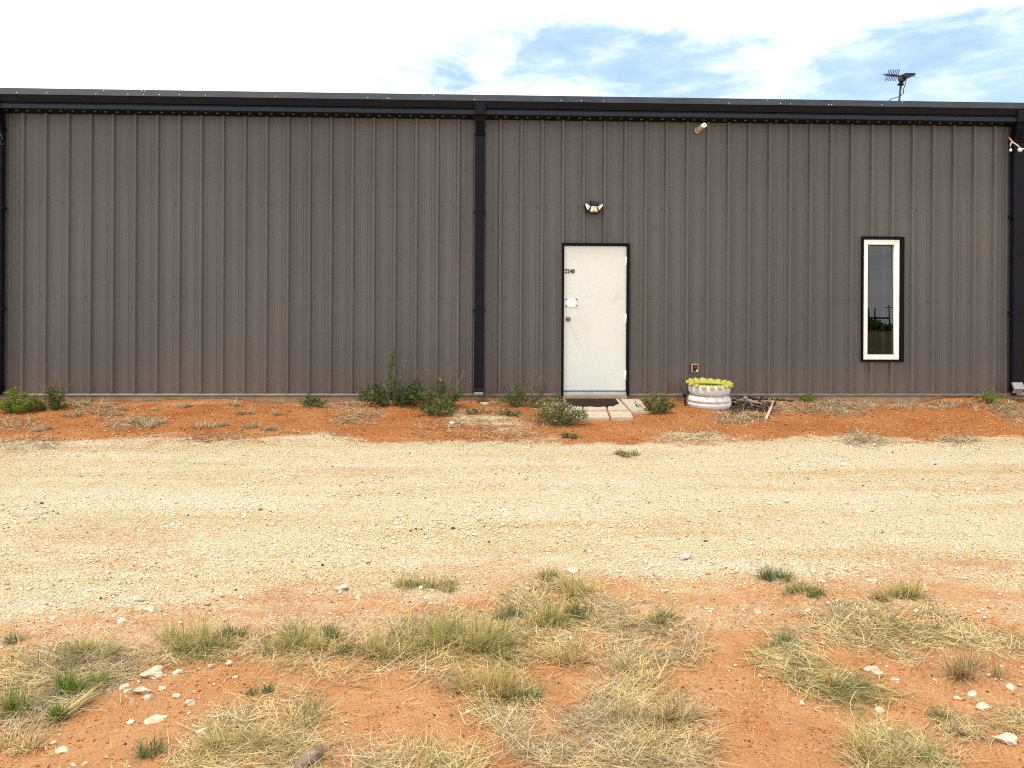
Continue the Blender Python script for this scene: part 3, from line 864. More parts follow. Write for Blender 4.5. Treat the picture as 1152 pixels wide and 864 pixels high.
FX0, FX1 = px_x(971.6, 330, -0.04), px_x(1012.0, 330, -0.04); FZ0, FZ1 = px_z(992, 404.6, -0.04), px_z(992, 269.6, -0.04)
GX0, GX1 = px_x(976.0, 330, -0.03), px_x(1005.6, 330, -0.03); GZ0, GZ1 = px_z(992, 398.8, -0.03), px_z(992, 275.3, -0.03)
mb = MB(); frame4(mb, WX0, WX1, WZ0, WZ1, FX0 - WX0 - .001, WX1 - FX1 - .001, FZ0 - WZ0 - .001, WZ1 - FZ1 - .001, -0.046, 0.05)
bpart(mb, 'window_trim', M['black_trim'], Wn)
mb = MB(); frame4(mb, FX0, FX1, FZ0, FZ1, GX0 - FX0, FX1 - GX1, GZ0 - FZ0, FZ1 - GZ1, -0.037, 0.045, 0.004)
bpart(mb, 'window_frame', M['white'], Wn)
mb = MB()
for zz in (GZ0,):
    mb.box((GX0, -0.036, GZ0), (GX1, -0.0325, GZ0 + 0.012))
mb.box((GX0, -0.036, GZ0 + .0125), (GX0 + 0.006, -0.0325, GZ1)); mb.box((GX0 + .0065, -0.036, GZ1 - 0.006), (GX1, -0.0325, GZ1))
bpart(mb, 'glazing_seal', M['black_plastic'], Wn)
tl = 0.027
me = npmesh('pane', np.array([(GX0, -0.031, GZ0), (GX1, -0.031, GZ0), (GX1, -0.031 + tl * (GZ1 - GZ0), GZ1), (GX0, -0.031 + tl * (GZ1 - GZ0), GZ1)]) - np.array([(WX0 + WX1) / 2, 0, 0]), quads=[(0, 1, 2, 3)])
link('pane', me, M['glass'], Wn)
mb = MB()
xa, xb = px_x(991.5, 330, 0.10), px_x(996.5, 330, 0.10)
n = 7
pts = [(xa + (xb - xa) * k / n, 0.10 + 0.008 * (k % 2)) for k in range(n + 1)]
bmv = [[mb.bm.verts.new((px, py, zz)) for px, py in pts] for zz in (GZ0 - 0.05, GZ1 + 0.05)]
for k in range(n): mb.bm.faces.new((bmv[0][k], bmv[0][k + 1], bmv[1][k + 1], bmv[1][k]))
bpart(mb, 'curtain', M['curtain'], Wn)
mb = MB(); mb.box((WX0 - 0.6, 0.9, WZ0 - 0.5), (WX1 + 0.6, 0.94, WZ1 + 0.4)); bpart(mb, 'dark_backing', M['inside'], B)  # near-black panel added behind the pane to keep the interior dark

# ------------------------------------------------------------------ fittings on the wall
c = P(667.5, 233, -0.08)
SL = empty('security_light', (float(c[0]), 0, float(c[2])), 'black floodlight with three cream lamp heads on the wall above the door', 'floodlight')


def sl(u, v, y): p = P(u, v, y); return Vector((float(p[0]), y, float(p[2])))


def spart(mb_, name, m, root):
    o = mb_.build(name, m); o.parent = root; o.location = -Vector(root.location); return o


mb = MB()
t0, t1 = sl(663.3, 226.2, -0.03), sl(673.2, 231.5, -0.03)
mb.prism_y([(sl(663.3, 226.2, 0)[0], sl(663.3, 226.0, 0)[2]), (sl(665, 232, 0)[0], sl(665, 232.2, 0)[2]), (sl(672, 232, 0)[0], sl(672, 231.6, 0)[2]), (sl(673.3, 228, 0)[0], sl(673.3, 228.2, 0)[2]), (sl(666, 226.6, 0)[0], sl(666, 226.9, 0)[2])], -0.09, -0.001)
spart(mb, 'mount_housing', M['black_plastic'], SL)


def lamp_head(outline, lens, name='lamp_head'):
    out = [sl(u, v, -0.13) for u, v in outline]
    cx_ = sum((p for p in out), Vector()) / len(out)
    mb = MB(); mb.prism_y([((cx_ + (p - cx_) * 1.28)[0], (cx_ + (p - cx_) * 1.28)[2] - 0.008) for p in out], -0.128, -0.03)
    h = spart(mb, name, M['black_plastic'], SL)
    mb = MB(); mb.prism_y([(p[0], p[2]) for p in out], -0.142, -0.1285)
    f = mb.build('lamp_face', M['lamp_white']); f.parent = h; f.location = (0, 0, 0)
    for (u0, v0, u1, v1) in lens:
        a_, b_ = sl(u0, v0, -0.14), sl(u1, v1, -0.14)
        mb = MB(); mb.box((a_[0], -0.148, a_[2]), (b_[0], -0.141, b_[2]), 0.002)
        g_ = mb.build('led_cluster', M['lens']); g_.parent = h


lamp_head([(658.2, 230.2), (659.5, 228.8), (664.0, 232.2), (661.8, 235.9), (660.6, 235.4)], [(661.0, 233.2, 662.2, 232.0)])
lamp_head([(665.3, 232.2), (670.8, 232.2), (671.2, 235.4), (672.2, 236.6), (671.6, 238.0), (664.4, 238.0), (663.8, 236.6), (664.8, 235.4)], [(667.0, 233.9, 669.2, 233.2), (665.6, 236.9, 670.6, 236.3)])
lamp_head([(672.0, 232.8), (677.2, 229.6), (678.3, 230.6), (677.6, 231.9), (674.6, 236.0), (673.4, 235.6)], [(673.0, 233.7, 675.0, 233.1)])
mb = MB(); mb.tube([sl(659, 234, -0.06), sl(662, 238, -0.08), sl(667.8, 239.8, -0.09), sl(674, 238, -0.08), sl(678, 233, -0.06)], 0.017, 8); spart(mb, 'arm', M['black_plastic'], SL)

# conduit stub under the eave
p0 = P(784.6, 146.8, -0.03); p1 = P(792.6, 140.6, -0.26)
PV = empty('conduit_stub', (float(p0[0]), 0, float(p0[2])), 'short tan pipe stub with white end poking out under the gutter', 'pipe')
a_ = Vector((float(p0[0]), -0.0, float(p0[2]))); b_ = Vector((float(p1[0]), -0.26, float(p1[2])))
mb = MB(); mb.tube([a_, a_.lerp(b_, 0.72)], 0.030, 16); spart(mb, 'pipe', M['pvc'], PV)
mb = MB(); mb.tube([a_.lerp(b_, 0.66), b_], [0.033, 0.033], 16); spart(mb, 'coupling', M['white_cap'], PV)
dr = (b_ - a_).normalized()
mb = MB(); mb.tube([b_ - dr * 0.001, b_ + dr * 0.002], 0.009, 12); spart(mb, 'bore', M['black_plastic'], PV)
mb = MB(); mb.tube([a_, a_ + dr * 0.03], 0.042, 16); spart(mb, 'flange', M['pvc'], PV)

# outlet box
a_, b_ = sl(778.4, 418.8, -0.05), sl(785.8, 409.8, -0.05)
OB = empty('outlet_box', ((a_[0] + b_[0]) / 2, 0, (a_[2] + b_[2]) / 2), 'open rusty outlet box on the wall above the tyre planter', 'outlet')
mb = MB(); frame4(mb, a_[0], b_[0], a_[2], b_[2], 0.014, 0.011, 0.006, 0.013, -0.05, 0.0, 0.002); spart(mb, 'box_rim', M['box_rust'], OB)
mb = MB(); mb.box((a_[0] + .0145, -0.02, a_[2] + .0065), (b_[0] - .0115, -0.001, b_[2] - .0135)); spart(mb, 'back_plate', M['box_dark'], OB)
zc = (a_[2] + b_[2]) / 2
mb = MB(); mb.box((a_[0] + .03, -0.036, zc - 0.002), (b_[0] - .022, -0.0205, zc + 0.03), 0.004); spart(mb, 'receptacle', M['socket'], OB)
mb = MB(); mb.box((b_[0] - .034, -0.053, a_[2] + .012), (b_[0] - .006, -0.049, a_[2] + .032), 0.003, Matrix.Rotation(0.5, 3, 'Y'), Vector((b_[0] - .02, -.05, a_[2] + .02))); spart(mb, 'cover_scrap', M['white_cap'], OB)

# black pipe stub beside the planter
b_ = G(771.0, 456.0)
mb = MB(); zt = px_z(770.5, 440.5, float(b_[1]))
mb.tube([(b_[0], b_[1], b_[2] - 0.05), (b_[0] - 0.006, b_[1], zt - 0.05)], 0.016, 10)
mb.tube([(b_[0] - 0.006, b_[1], zt - 0.06), (b_[0] - 0.006, b_[1], zt)], 0.028, 10)
tag(mb.build('pipe_stub', M['black_plastic'], None, (float(b_[0]), float(b_[1]), float(b_[2]))), 'short black pipe stub standing between wall and tyre planter', 'pipe')

# cable with white ends by the right downspout
CB = empty('cable_lead', tuple(sl(1140, 158, -0.15)), 'slack pale cable with white bulb hanging at the right downspout', 'cable')
mb = MB(); mb.tube([sl(1134.6, 154.2, -0.06), sl(1137, 157, -0.12), sl(1139.6, 160.4, -0.16), sl(1144.0, 163.0, -0.2), sl(1147.5, 166.4, -0.24)], 0.011, 6); spart(mb, 'wire', M['pvc'], CB)
mb = MB(); mb.tube([sl(1139.4, 160.2, -0.16), sl(1137.4, 160.6, -0.16), sl(1136.8, 163.5, -0.16), sl(1136.9, 167.5, -0.16)], 0.007, 6); mb.ball(sl(1137.0, 169.0, -0.16), 0.02, 2, (1, 1, 1.2)); spart(mb, 'hook', M['white_cap'], CB)
mb = MB(); mb.ball(sl(1147.6, 168.7, -0.25), 0.032, 2, (1, 1, 1)); spart(mb, 'bulb', M['white_cap'], CB)
mb = MB(); mb.tube([sl(1147.6, 168.4, -0.25), sl(1151, 167.4, -0.25), sl(1158, 168.5, -0.25)], 0.013, 6); spart(mb, 'tail', M['pvc'], CB)
# loose wire on the left downspout
mb = MB(); mb.tube([sl(1.0, 151, -0.15), sl(3.2, 157, -0.15), sl(5.2, 161, -0.14), sl(2.4, 163, -0.15), sl(0.6, 161.5, -0.15), sl(-1.0, 152, -0.15)], 0.008, 6)
tag(mb.build('wire_loop', M['black_plastic'], None, tuple(sl(2, 157, -0.15))), 'loop of thin black wire hooked on the left downspout', 'wire')

# ------------------------------------------------------------------ roof antenna
YA = 1.6
a_ = sl(1011.6, 113.5, YA)
AN = empty('roof_antenna', (a_[0], YA, float(zr + 0.1)), 'dark comb-like television antenna on a short mast above the roof', 'antenna')
mb = MB(); top = sl(1014.2, 86.5, YA); mb.tube([Vector((a_[0] - 0.02, YA, zr + 0.08)), a_, sl(1013.4, 96.0, YA)], 0.017, 10); spart(mb, 'mast', M['galv'], AN)
mb = MB(); mb.tube([sl(1013.4, 95.8, YA), top], 0.035, 10); mb.tube([sl(1013.2, 95.6, YA), sl(1013.3, 94.6, YA)], 0.055, 10); mb.tube([sl(1013.8, 92.5, YA - .03), sl(1018.5, 88.5, YA - .03)], 0.026, 8); spart(mb, 'clamp', M['antenna'], AN)
mb = MB(); mb.tube([sl(995.2, 84.1, YA), sl(1008.5, 85.4, YA), sl(1026.5, 84.8, YA)], 0.013, 8); spart(mb, 'boom', M['antenna'], AN)
for k in range(7):
    u = 998.2 + 1.95 * k
    mb = MB(); c_ = sl(u, 84.5, YA)
    mb.tube([c_ + Vector((-0.04, -0.13, 0.055)), c_ + Vector((0.0, 0, -0.005)), c_ + Vector((0.03, 0.13, -0.06))], 0.006, 5)
    mb.tube([c_ + Vector((0.02, -0.12, -0.06)), c_, c_ + Vector((-0.02, 0.12, 0.05))], 0.006, 5)
    spart(mb, 'element', M['antenna'], AN)
mb = MB(); mb.prism_y([(sl(1014.2, 84, YA)[0], sl(1014, 84.2, YA)[2]), (sl(1025.6, 84, YA)[0], sl(1025, 84.2, YA)[2]), (sl(1025.6, 86.6, YA)[0], sl(1025, 86.4, YA)[2]), (sl(1019, 88, YA)[0], sl(1019, 88.2, YA)[2]), (sl(1014.2, 88, YA)[0], sl(1014.2, 89.2, YA)[2])], YA - 0.12, YA + 0.12); spart(mb, 'reflector_box', M['antenna'], AN)
mb = MB()
mb.tube([sl(1025, 85.5, YA), sl(1028.5, 82.2, YA - .1)], 0.005, 5); mb.tube([sl(1025, 85.5, YA), sl(1030, 86.4, YA + .1)], 0.005, 5); mb.tube([sl(1025, 85.5, YA), sl(1027, 83, YA + .2)], 0.005, 5); spart(mb, 'rear_whisker', M['galv'], AN)
mb = MB(); mb.tube([sl(1019.5, 89, YA), sl(1018.8, 94, YA), sl(1016.2, 101, YA), sl(1016.5, 105, YA), sl(1013, 108, YA), sl(1009, 109.4, YA), sl(1003, 111.2, YA + .2), sl(1000, 113.5, YA + .3)], 0.007, 5); spart(mb, 'antenna_cable', M['antenna'], AN)

# ------------------------------------------------------------------ pavers and doormat
def GP(u, v, lift=0.0):
    """photo pixel -> point on the gently sloping bed of the pavers"""
    d = ray(u, v)
    t = (-0.048 + lift + 0.055 * CAM[1] - CAM[2]) / (d[2] - 0.055 * d[1])
    return CAM + d * t


def paver(px, label, th=0.06, lift=0.028):
    pts = [GP(u, v) for u, v in px]
    lift = 0.0
    for p in pts: p[1] = min(p[1], -0.085)
    zz = np.mean([p[2] for p in pts]) + lift
    # corners on the paver's own tilted top plane
    A = np.array([[p[0], p[1], 1] for p in pts]); co_, *_ = np.linalg.lstsq(A, np.array([p[2] + lift for p in pts]), rcond=None)
    c_ = np.mean(pts, axis=0)
    mb = MB(); t_ = [mb.bm.verts.new((p[0], p[1], co_[0] * p[0] + co_[1] * p[1] + co_[2])) for p in pts]
    f = mb.bm.faces.new(t_)
    r_ = bmesh.ops.extrude_face_region(mb.bm, geom=[f])
    for v in r_['geom']:
        if isinstance(v, bmesh.types.BMVert): v.co.z -= th
    bmesh.ops.bevel(mb.bm, geom=[e for e in mb.bm.edges], offset=0.006, segments=2, affect='EDGES')
    o = mb.build('paver', M['paver'], None, (float(c_[0]), float(c_[1]), float(zz)))
    return tag(o, label, 'paver', 'concrete pavers in front of the white door')


paver([(697.3, 448.0), (718.0, 448.0), (733.5, 463.2), (711.5, 463.4)], 'long cream paver right of the doormat, beside the green weed')
paver([(685.3, 462.4), (709.3, 462.4), (712.3, 469.2), (688.0, 469.6)], 'front row cream paver at the right corner, nearest the red soil')
paver([(656.8, 462.6), (682.6, 462.5), (685.4, 469.8), (660.2, 470.2)], 'middle front row cream paver below the doormat')
paver([(681.8, 448.6), (695.3, 448.6), (708.0, 461.4), (684.2, 461.4)], 'second row paver under the right end of the doormat')
paver([(655.0, 449.0), (680.3, 448.8), (682.4, 461.5), (656.6, 461.7)], 'second row paver under the middle of the doormat')
paver([(634.0, 449.0), (653.6, 449.0), (655.2, 461.8), (636.5, 462.0)], 'paver behind the white flowering bush under the left doormat end')
paver([(641.5, 463.0), (655.6, 462.9), (658.8, 470.3), (645.0, 470.6)], 'front row paver half hidden by the white flowering bush')
# mat: ragged rectangle draped on the pavers
pts = []
top = [(635.5, 448.4), (650, 448.2), (665, 448.1), (680, 448.2), (692.5, 448.2)]
right = [(694.2, 450.8), (696.2, 453.6), (692.0, 454.6), (690.5, 456.2)]
bot = [(681, 456.4), (672, 457.0), (664, 456.3), (655, 456.9), (648, 455.6), (637, 456.0)]
outl = [GP(u, v, 0.012) for u, v in top + right + bot]
for p in outl: p[1] = min(p[1], -0.09)
A = np.array([[p[0], p[1], 1] for p in outl]); cf, *_ = np.linalg.lstsq(A, np.array([p[2] - 0.011 for p in outl]), rcond=None)
mb = MB(); vsb = [mb.bm.verts.new((p[0], p[1], cf[0] * p[0] + cf[1] * p[1] + cf[2])) for p in outl]
f = mb.bm.faces.new(vsb); r_ = bmesh.ops.extrude_face_region(mb.bm, geom=[f])
for v in r_['geom']:
    if isinstance(v, bmesh.types.BMVert): v.co.z += 0.011
c_ = np.mean(outl, axis=0)
tag(mb.build('doormat', M['mat'], None, tuple(float(q) for q in c_)), 'worn dark brown doormat lying on the pavers below the door', 'doormat')

# ------------------------------------------------------------------ tyre planter
gp = G(798, 461.5)
yc = float(gp[1]) + 0.29
tcn = P(797.8, 455, yc)
TX = float(tcn[0]); TZ = float(gp[2]) - 0.012
TP = empty('tyre_planter', (TX, yc, TZ), 'white painted tyre planter with yellow petal rim standing by the wall', 'planter')
Rl = 0.292
mb = MB()
mb.lathe([(Rl - 0.05, 0.0), (Rl - 0.012, 0.012), (Rl - 0.002, 0.04), (Rl + 0.003, 0.055), (Rl + 0.004, 0.085), (Rl - 0.010, 0.088), (Rl - 0.010, 0.098), (Rl + 0.003, 0.101), (Rl + 0.001, 0.13), (Rl - 0.006, 0.145), (Rl - 0.03, 0.178), (Rl - 0.052, 0.188), (Rl - 0.09, 0.19)], n=192)
for v in mb.bm.verts:
    r0 = math.hypot(v.co.x, v.co.y); a0 = math.atan2(v.co.y, v.co.x)
    if 0.03 < v.co.z < 0.16:
        k = 1 + 0.016 * (1 if int((a0 + 4) * 15.3) % 2 else -1)
        v.co.x *= k; v.co.y *= k
o = mb.build('tread_ring', M['tyre_white']); o.parent = TP
mb = MB()
mb.lathe([(Rl - 0.10, 0.186), (Rl - 0.045, 0.190), (Rl - 0.018, 0.205), (Rl - 0.006, 0.235), (Rl - 0.002, 0.275), (Rl - 0.008, 0.31), (Rl - 0.020, 0.330), (Rl - 0.030, 0.338), (Rl - 0.05, 0.30), (Rl - 0.06, 0.25), (Rl - 0.06, 0.2)], n=72)
o = mb.build('sidewall_ring', M['tyre_white']); o.parent = TP
mb = MB()
npet = 17
for k in range(npet):
    a0 = 2 * math.pi * (k + 0.3) / npet
    hw = 0.047
    rad = Vector((math.cos(a0), math.sin(a0), 0)); tan = Vector((-math.sin(a0), math.cos(a0), 0))
    lf = 0.5 + 0.5 * math.sin(a0)
    lf = lf ** 0.8                      # petals at the wall side stand up, those in front are bent down
    zs = [0.338, 0.338 + 0.002 + 0.024 * lf, 0.330 + 0.046 * lf, 0.316 + 0.064 * lf, 0.304 + 0.072 * lf]
    dr_ = 0.012 * (1 - lf)
    hw *= 0.55 + 0.45 * lf
    rows = [(Rl - 0.048, zs[0], hw * 1.0), (Rl - 0.026 + dr_, zs[1], hw * 1.03), (Rl + 0.0 + dr_, zs[2], hw * 1.06), (Rl + 0.022 + dr_, zs[3], hw * 0.92), (Rl + 0.034 + dr_, zs[4], hw * 0.5)]
    jz = random.uniform(-0.006, 0.006)
    g1 = [[mb.bm.verts.new(rad * (r0 + dz) + tan * (w0 * s) + Vector((0, 0, z0 + (jz if i > 1 else 0) + (0.012 if s == 0 else 0) + dz))) for s in (-1, -0.5, 0, 0.5, 1)] for i, (r0, z0, w0) in enumerate(rows) for dz in (0,)]
    g2 = [[mb.bm.verts.new(v.co + Vector((0, 0, -0.012)) - rad * 0.006) for v in row] for row in g1]
    for i in range(len(g1) - 1):
        for j in range(4):
            fa = mb.bm.faces.new((g1[i][j], g1[i][j + 1], g1[i + 1][j + 1], g1[i + 1][j])); fa.smooth = True
            mb.bm.faces.new((g2[i][j + 1], g2[i][j], g2[i + 1][j], g2[i + 1][j + 1]))
    for i in range(len(g1) - 1):
        mb.bm.faces.new((g1[i][0], g1[i + 1][0], g2[i + 1][0], g2[i][0])); mb.bm.faces.new((g1[i + 1][4], g1[i][4], g2[i][4], g2[i + 1][4]))
    for j in range(4):
        mb.bm.faces.new((g1[-1][j], g1[-1][j + 1], g2[-1][j + 1], g2[-1][j]))
mb.lathe([(Rl - 0.028, 0.337), (Rl - 0.040, 0.343), (Rl - 0.052, 0.341), (Rl - 0.058, 0.315), (Rl - 0.058, 0.28)], n=48)
o = mb.build('petal_rim', M['tyre_yellow']); o.parent = TP
mb = MB(); rg = mb.lathe([(0.001, 0.318), (0.1, 0.322), (Rl - 0.059, 0.310)], n=40); o = mb.build('planter_soil', M['planter_soil']); o.parent = TP


# ------------------------------------------------------------------ plants
def blades(base, L, W, az, lean, curl, nseg=4):
    n = len(base)
    bend = rng.normal(0, 0.75, n)
    h = np.stack([np.cos(az), np.sin(az), np.zeros(n)], -1)
    tw = az + np.pi / 2 + rng.uniform(-0.9, 0.9, n)
    wv = np.stack([np.cos(tw), np.sin(tw), rng.uniform(-.3, .3, n)], -1)
    zv = np.array([0, 0, 1.0])
    pts = [base]
    for k in range(nseg):
        a = lean + curl * (k + 0.5) / nseg
        az2 = az + bend * (k + 0.5) / nseg
        h = np.stack([np.cos(az2), np.sin(az2), np.zeros(n)], -1)
        pts.append(pts[-1] + (h * np.sin(a)[:, None] + zv * np.cos(a)[:, None]) * (L / nseg)[:, None])
    V_ = []
    for k in range(nseg):
        ww = (W * (1 - 0.65 * k / nseg) * 0.5)[:, None]
        V_ += [pts[k] - wv * ww, pts[k] + wv * ww]
    V_.append(pts[-1])
    m_ = 2 * nseg + 1
    vv_ = np.stack(V_, 1).reshape(-1, 3)
    off = (np.arange(n) * m_)[:, None]
    q = np.concatenate([off + np.array([[2 * k, 2 * k + 1, 2 * k + 3, 2 * k + 2]]) for k in range(nseg - 1)]) if nseg > 1 else np.zeros((0, 4), int)
    t = off + np.array([[2 * nseg - 2, 2 * nseg - 1, 2 * nseg]])
    return vv_, q, t


def join(parts):
    vs_, qs_, ts_, o_ = [], [], [], 0
    for v, q, t in parts:
        vs_.append(v); qs_.append(np.asarray(q).reshape(-1, 4) + o_); ts_.append(np.asarray(t).reshape(-1, 3) + o_); o_ += len(v)
    return np.concatenate(vs_), np.concatenate(qs_), np.concatenate(ts_)


def tuft_geo(w_, h_, n, flop=0.9, bw=0.004, origin=None, dep=0.6):
    """loose tuft: several small sub-clumps, blades standing, leaning and flopped over"""
    nc = max(2, int(2 + w_ / 0.05))
    ca = rng.uniform(0, 6.283, nc); cr = np.sqrt(rng.random(nc)) * 0.40
    cxx, cyy = np.cos(ca) * cr * w_, np.sin(ca) * cr * w_ * dep
    csc = rng.uniform(0.45, 1.1, nc); wt = csc / csc.sum()
    k = rng.choice(nc, n, p=wt)
    sp = 0.055 * w_ + 0.008
    bx = cxx[k] + rng.normal(0, sp, n); by = cyy[k] + rng.normal(0, sp * dep, n)
    bz = zg(bx + origin[0], by + origin[1]) - origin[2] - 0.004 if origin is not None else np.zeros(n)
    az = np.arctan2(by, bx + 1e-6) + rng.normal(0, 1.25, n)
    flat = rng.random(n) < 0.22 + 0.33 * min(flop, 1.0)
    lean = np.where(flat, rng.normal(1.15, 0.28, n), np.abs(rng.normal(0.12, 0.32, n)) * (0.6 + 0.6 * flop))
    curl = np.where(flat, rng.normal(0.15, 0.4, n), np.abs(rng.normal(0.45, 0.55, n)) * flop)
    L = h_ * rng.uniform(0.35, 1.1, n) * csc[k] * np.where(rng.random(n) < 0.05, 1.45, 1.0) * np.where(flat, 1.15, 1.0)
    W = bw * rng.uniform(0.6, 1.3, n)
    return blades(np.stack([bx, by, bz + np.where(flat, 0.012, 0)], -1), L, W, az, lean, curl)


def grass_tuft(u, v, wpx, hpx, mname, label, n=None, flop=0.8, group=None, name='grass_tuft', mixin=None, dep=0.6, bw=None):
    p = G(u, v); s = pxm(p)
    w_, h_ = wpx / s, hpx / s
    p = p + np.array([0, 0.18 * w_ * dep, 0]); p[2] = float(zg(p[0], p[1]))
    n = n or int(110 + 400 * w_ * h_ / 0.05)
    n = min(n, 1100)
    bw = bw or max(0.0032, 0.95 / s)
    geo = tuft_geo(w_, h_, n, flop, bw, p, dep)
    o = link(name, npmesh(name, geo[0], geo[1], geo[2]), M[mname], None, tuple(float(q) for q in p))
    if mixin:
        # a share of blades in a second tone, in the same tuft
        o.data.materials.append(M[mixin[0]])
        nq, ntri = len(geo[1]), len(geo[2])
        pick = rng.random(ntri) < mixin[1]
        idx = np.zeros(nq + ntri, np.int32); nb = nq // max(1, ntri)
        for k in range(nb): idx[k * ntri:(k + 1) * ntri] = pick
        idx[nq:] = pick
        o.data.polygons.foreach_set('material_index', idx)
    return tag(o, label, 'grass', group)


fg = 'grass tufts on the red soil in front'
TUFTS = [
    (475, 664, 82, 22, 'olivegrass', 'olive grass tuft standing alone on the gravel edge left of centre', 0.7, ('yellowgrass', 0.3)),
    (212, 728, 120, 40, 'yellowgrass', 'wide yellow-green tuft with long wispy blades below the gravel', 0.8, ('olivegrass', 0.45)),
    (262, 716, 30, 22, 'bluegrass', 'short grey-green sprig at the right end of the wide wispy tuft', 0.8, None),
    (20, 727, 38, 18, 'bluegrass', 'small grey-green tuft at the photo edge beside the gravel', 0.9, ('greystraw', 0.3)),
    (78, 780, 34, 40, 'greengrass', 'upright bright green tuft in the left straw patch', 0.45, None),
    (110, 776, 50, 34, 'greengrass', 'spreading bright green tuft behind the lying straw bundle', 0.7, ('yellowgrass', 0.3)),
    (68, 808, 26, 30, 'greengrass', 'small bright green tuft nearest the lying straw bundle', 0.4, None),
    (22, 803, 42, 42, 'greengrass', 'green tuft with straw blades at the lower left edge', 0.6, ('straw', 0.3)),
    (62, 748, 80, 24, 'olivegrass', 'low olive tuft at the back of the left straw patch', 0.9, ('greystraw', 0.4)),
    (100, 742, 60, 34, 'yellowgrass', 'loose straw-coloured tuft at the back right of the left patch', 1.0, ('olivegrass', 0.3)),
    (293, 781, 26, 17, 'bluegrass', 'tiny green tuft alone on bare soil left of centre', 0.7, ('olivegrass', 0.3)),
    (167, 851, 30, 28, 'bluegrass', 'small dark upright tuft alone near the bottom left corner', 0.5, None),
    (619, 654, 32, 20, 'olivegrass', 'small olive tuft beside the white rock on the gravel edge', 0.8, ('yellowgrass', 0.3)),
    (880, 655, 44, 24, 'bluegrass', 'dark green tuft at the far end of the right grass strip', 0.6, None),
    (908, 671, 54, 24, 'olivegrass', 'dark and straw tuft next down the right grass strip', 0.8, ('greengrass', 0.3)),
    (1012, 678, 72, 28, 'yellowgrass', 'yellow-green fan-shaped tuft above the right straw mat', 0.9, ('olivegrass', 0.4)),
    (886, 728, 34, 24, 'bluegrass', 'green tuft at the left tip of the lower right straw strip', 0.8, None),
    (940, 771, 36, 26, 'goldgrass', 'golden tuft in the middle of the lower right straw strip', 0.9, ('straw', 0.3)),
    (1100, 762, 62, 40, 'brownstraw', 'brown wispy tuft standing alone on soil at the right', 0.9, ('goldgrass', 0.4)),
    (1058, 808, 26, 18, 'olivegrass', 'small olive bunch at the upper end of the short dark strip', 0.9, ('brownstraw', 0.3)),
    (1092, 828, 44, 22, 'brownstraw', 'small brown bunch at the lower end of the short dark strip', 1.0, None),
    (372, 718, 34, 22, 'bluegrass', 'blue-green clump at the back left of the big grass patch', 0.7, None),
    (398, 734, 34, 20, 'bluegrass', 'second blue-green clump, just below the first one', 0.8, ('olivegrass', 0.3)),
    (330, 730, 84, 42, 'yellowgrass', 'broad yellow tuft at the left tip of the big grass patch', 0.9, ('olivegrass', 0.35)),
    (440, 736, 70, 40, 'yellowgrass', 'yellow tuft left of centre in the big grass patch', 0.95, ('straw', 0.4)),
    (520, 728, 100, 52, 'yellowgrass', 'tallest yellow-green tuft in the big grass patch', 0.9, ('olivegrass', 0.3)),
    (540, 786, 90, 46, 'goldgrass', 'golden-orange tuft at the lower edge of the big patch', 0.9, ('yellowgrass', 0.35)),
    (575, 700, 40, 22, 'bluegrass', 'grey-green sprig at the top middle of the big patch', 0.8, ('olivegrass', 0.4)),
    (658, 694, 40, 28, 'bluegrass', 'rounded grey-green clump in the upper right of the big patch', 0.7, None),
    (656, 668, 70, 30, 'yellowgrass', 'pale yellow tuft behind the rounded grey-green clump', 1.0, ('straw', 0.3)),
    (620, 706, 44, 32, 'olivegrass', 'olive tuft left of the rounded grey-green clump', 0.8, ('yellowgrass', 0.4)),
    (752, 702, 44, 24, 'olivegrass', 'spiky dark tuft at the right end of the big patch', 0.9, ('bluegrass', 0.5)),
    (745, 808, 90, 52, 'brownstraw', 'large brown dry tuft at the bottom right of centre', 0.9, ('straw', 0.4)),
    (640, 745, 70, 30, 'goldgrass', 'low golden tuft in the middle of the big patch', 1.0, ('straw', 0.4)),
    (715, 755, 60, 32, 'straw', 'pale straw tuft right of the low golden tuft', 1.0, None),
    (592, 790, 40, 30, 'bluegrass', 'grey-green sprig right of the golden-orange tuft', 0.9, ('olivegrass', 0.3)),
    (255, 848, 80, 40, 'yellowgrass', 'yellow tuft near the bottom edge left of the bark piece', 0.9, ('straw', 0.5)),
    (345, 812, 60, 34, 'straw', 'pale straw tuft above the bark piece', 1.0, ('olivegrass', 0.3)),
    (1000, 856, 90, 46, 'straw', 'swept pale straw tuft at the bottom right', 1.0, ('yellowgrass', 0.3)),
    (1032, 862, 30, 26, 'greengrass', 'green sprig at the foot of the swept straw tuft', 0.7, None),
    (12, 845, 60, 30, 'straw', 'sparse straw tuft in the bottom left corner', 1.0, None),
]
for (u, v, w_, h_, m_, lab, fl, mx) in TUFTS:
    grass_tuft(u, v, w_, h_ * 0.86, m_, lab, flop=fl, group=fg, mixin=mx)


def poly_points(poly, n):
    poly = np.array(poly, float)
    lo, hi = poly.min(0), poly.max(0)
    out = []
    while sum(len(o_) for o_ in out) < n:
        q = rng.uniform(lo, hi, (n * 2, 2))
        ins = np.zeros(len(q), bool); j = len(poly) - 1
        for i in range(len(poly)):
            xi, yi = poly[i]; xj, yj = poly[j]
            cnd = ((yi > q[:, 1]) != (yj > q[:, 1])) & (q[:, 0] < (xj - xi) * (q[:, 1] - yi) / (yj - yi + 1e-9) + xi)
            ins ^= cnd; j = i
        out.append(q[ins])
    return np.concatenate(out)[:n]


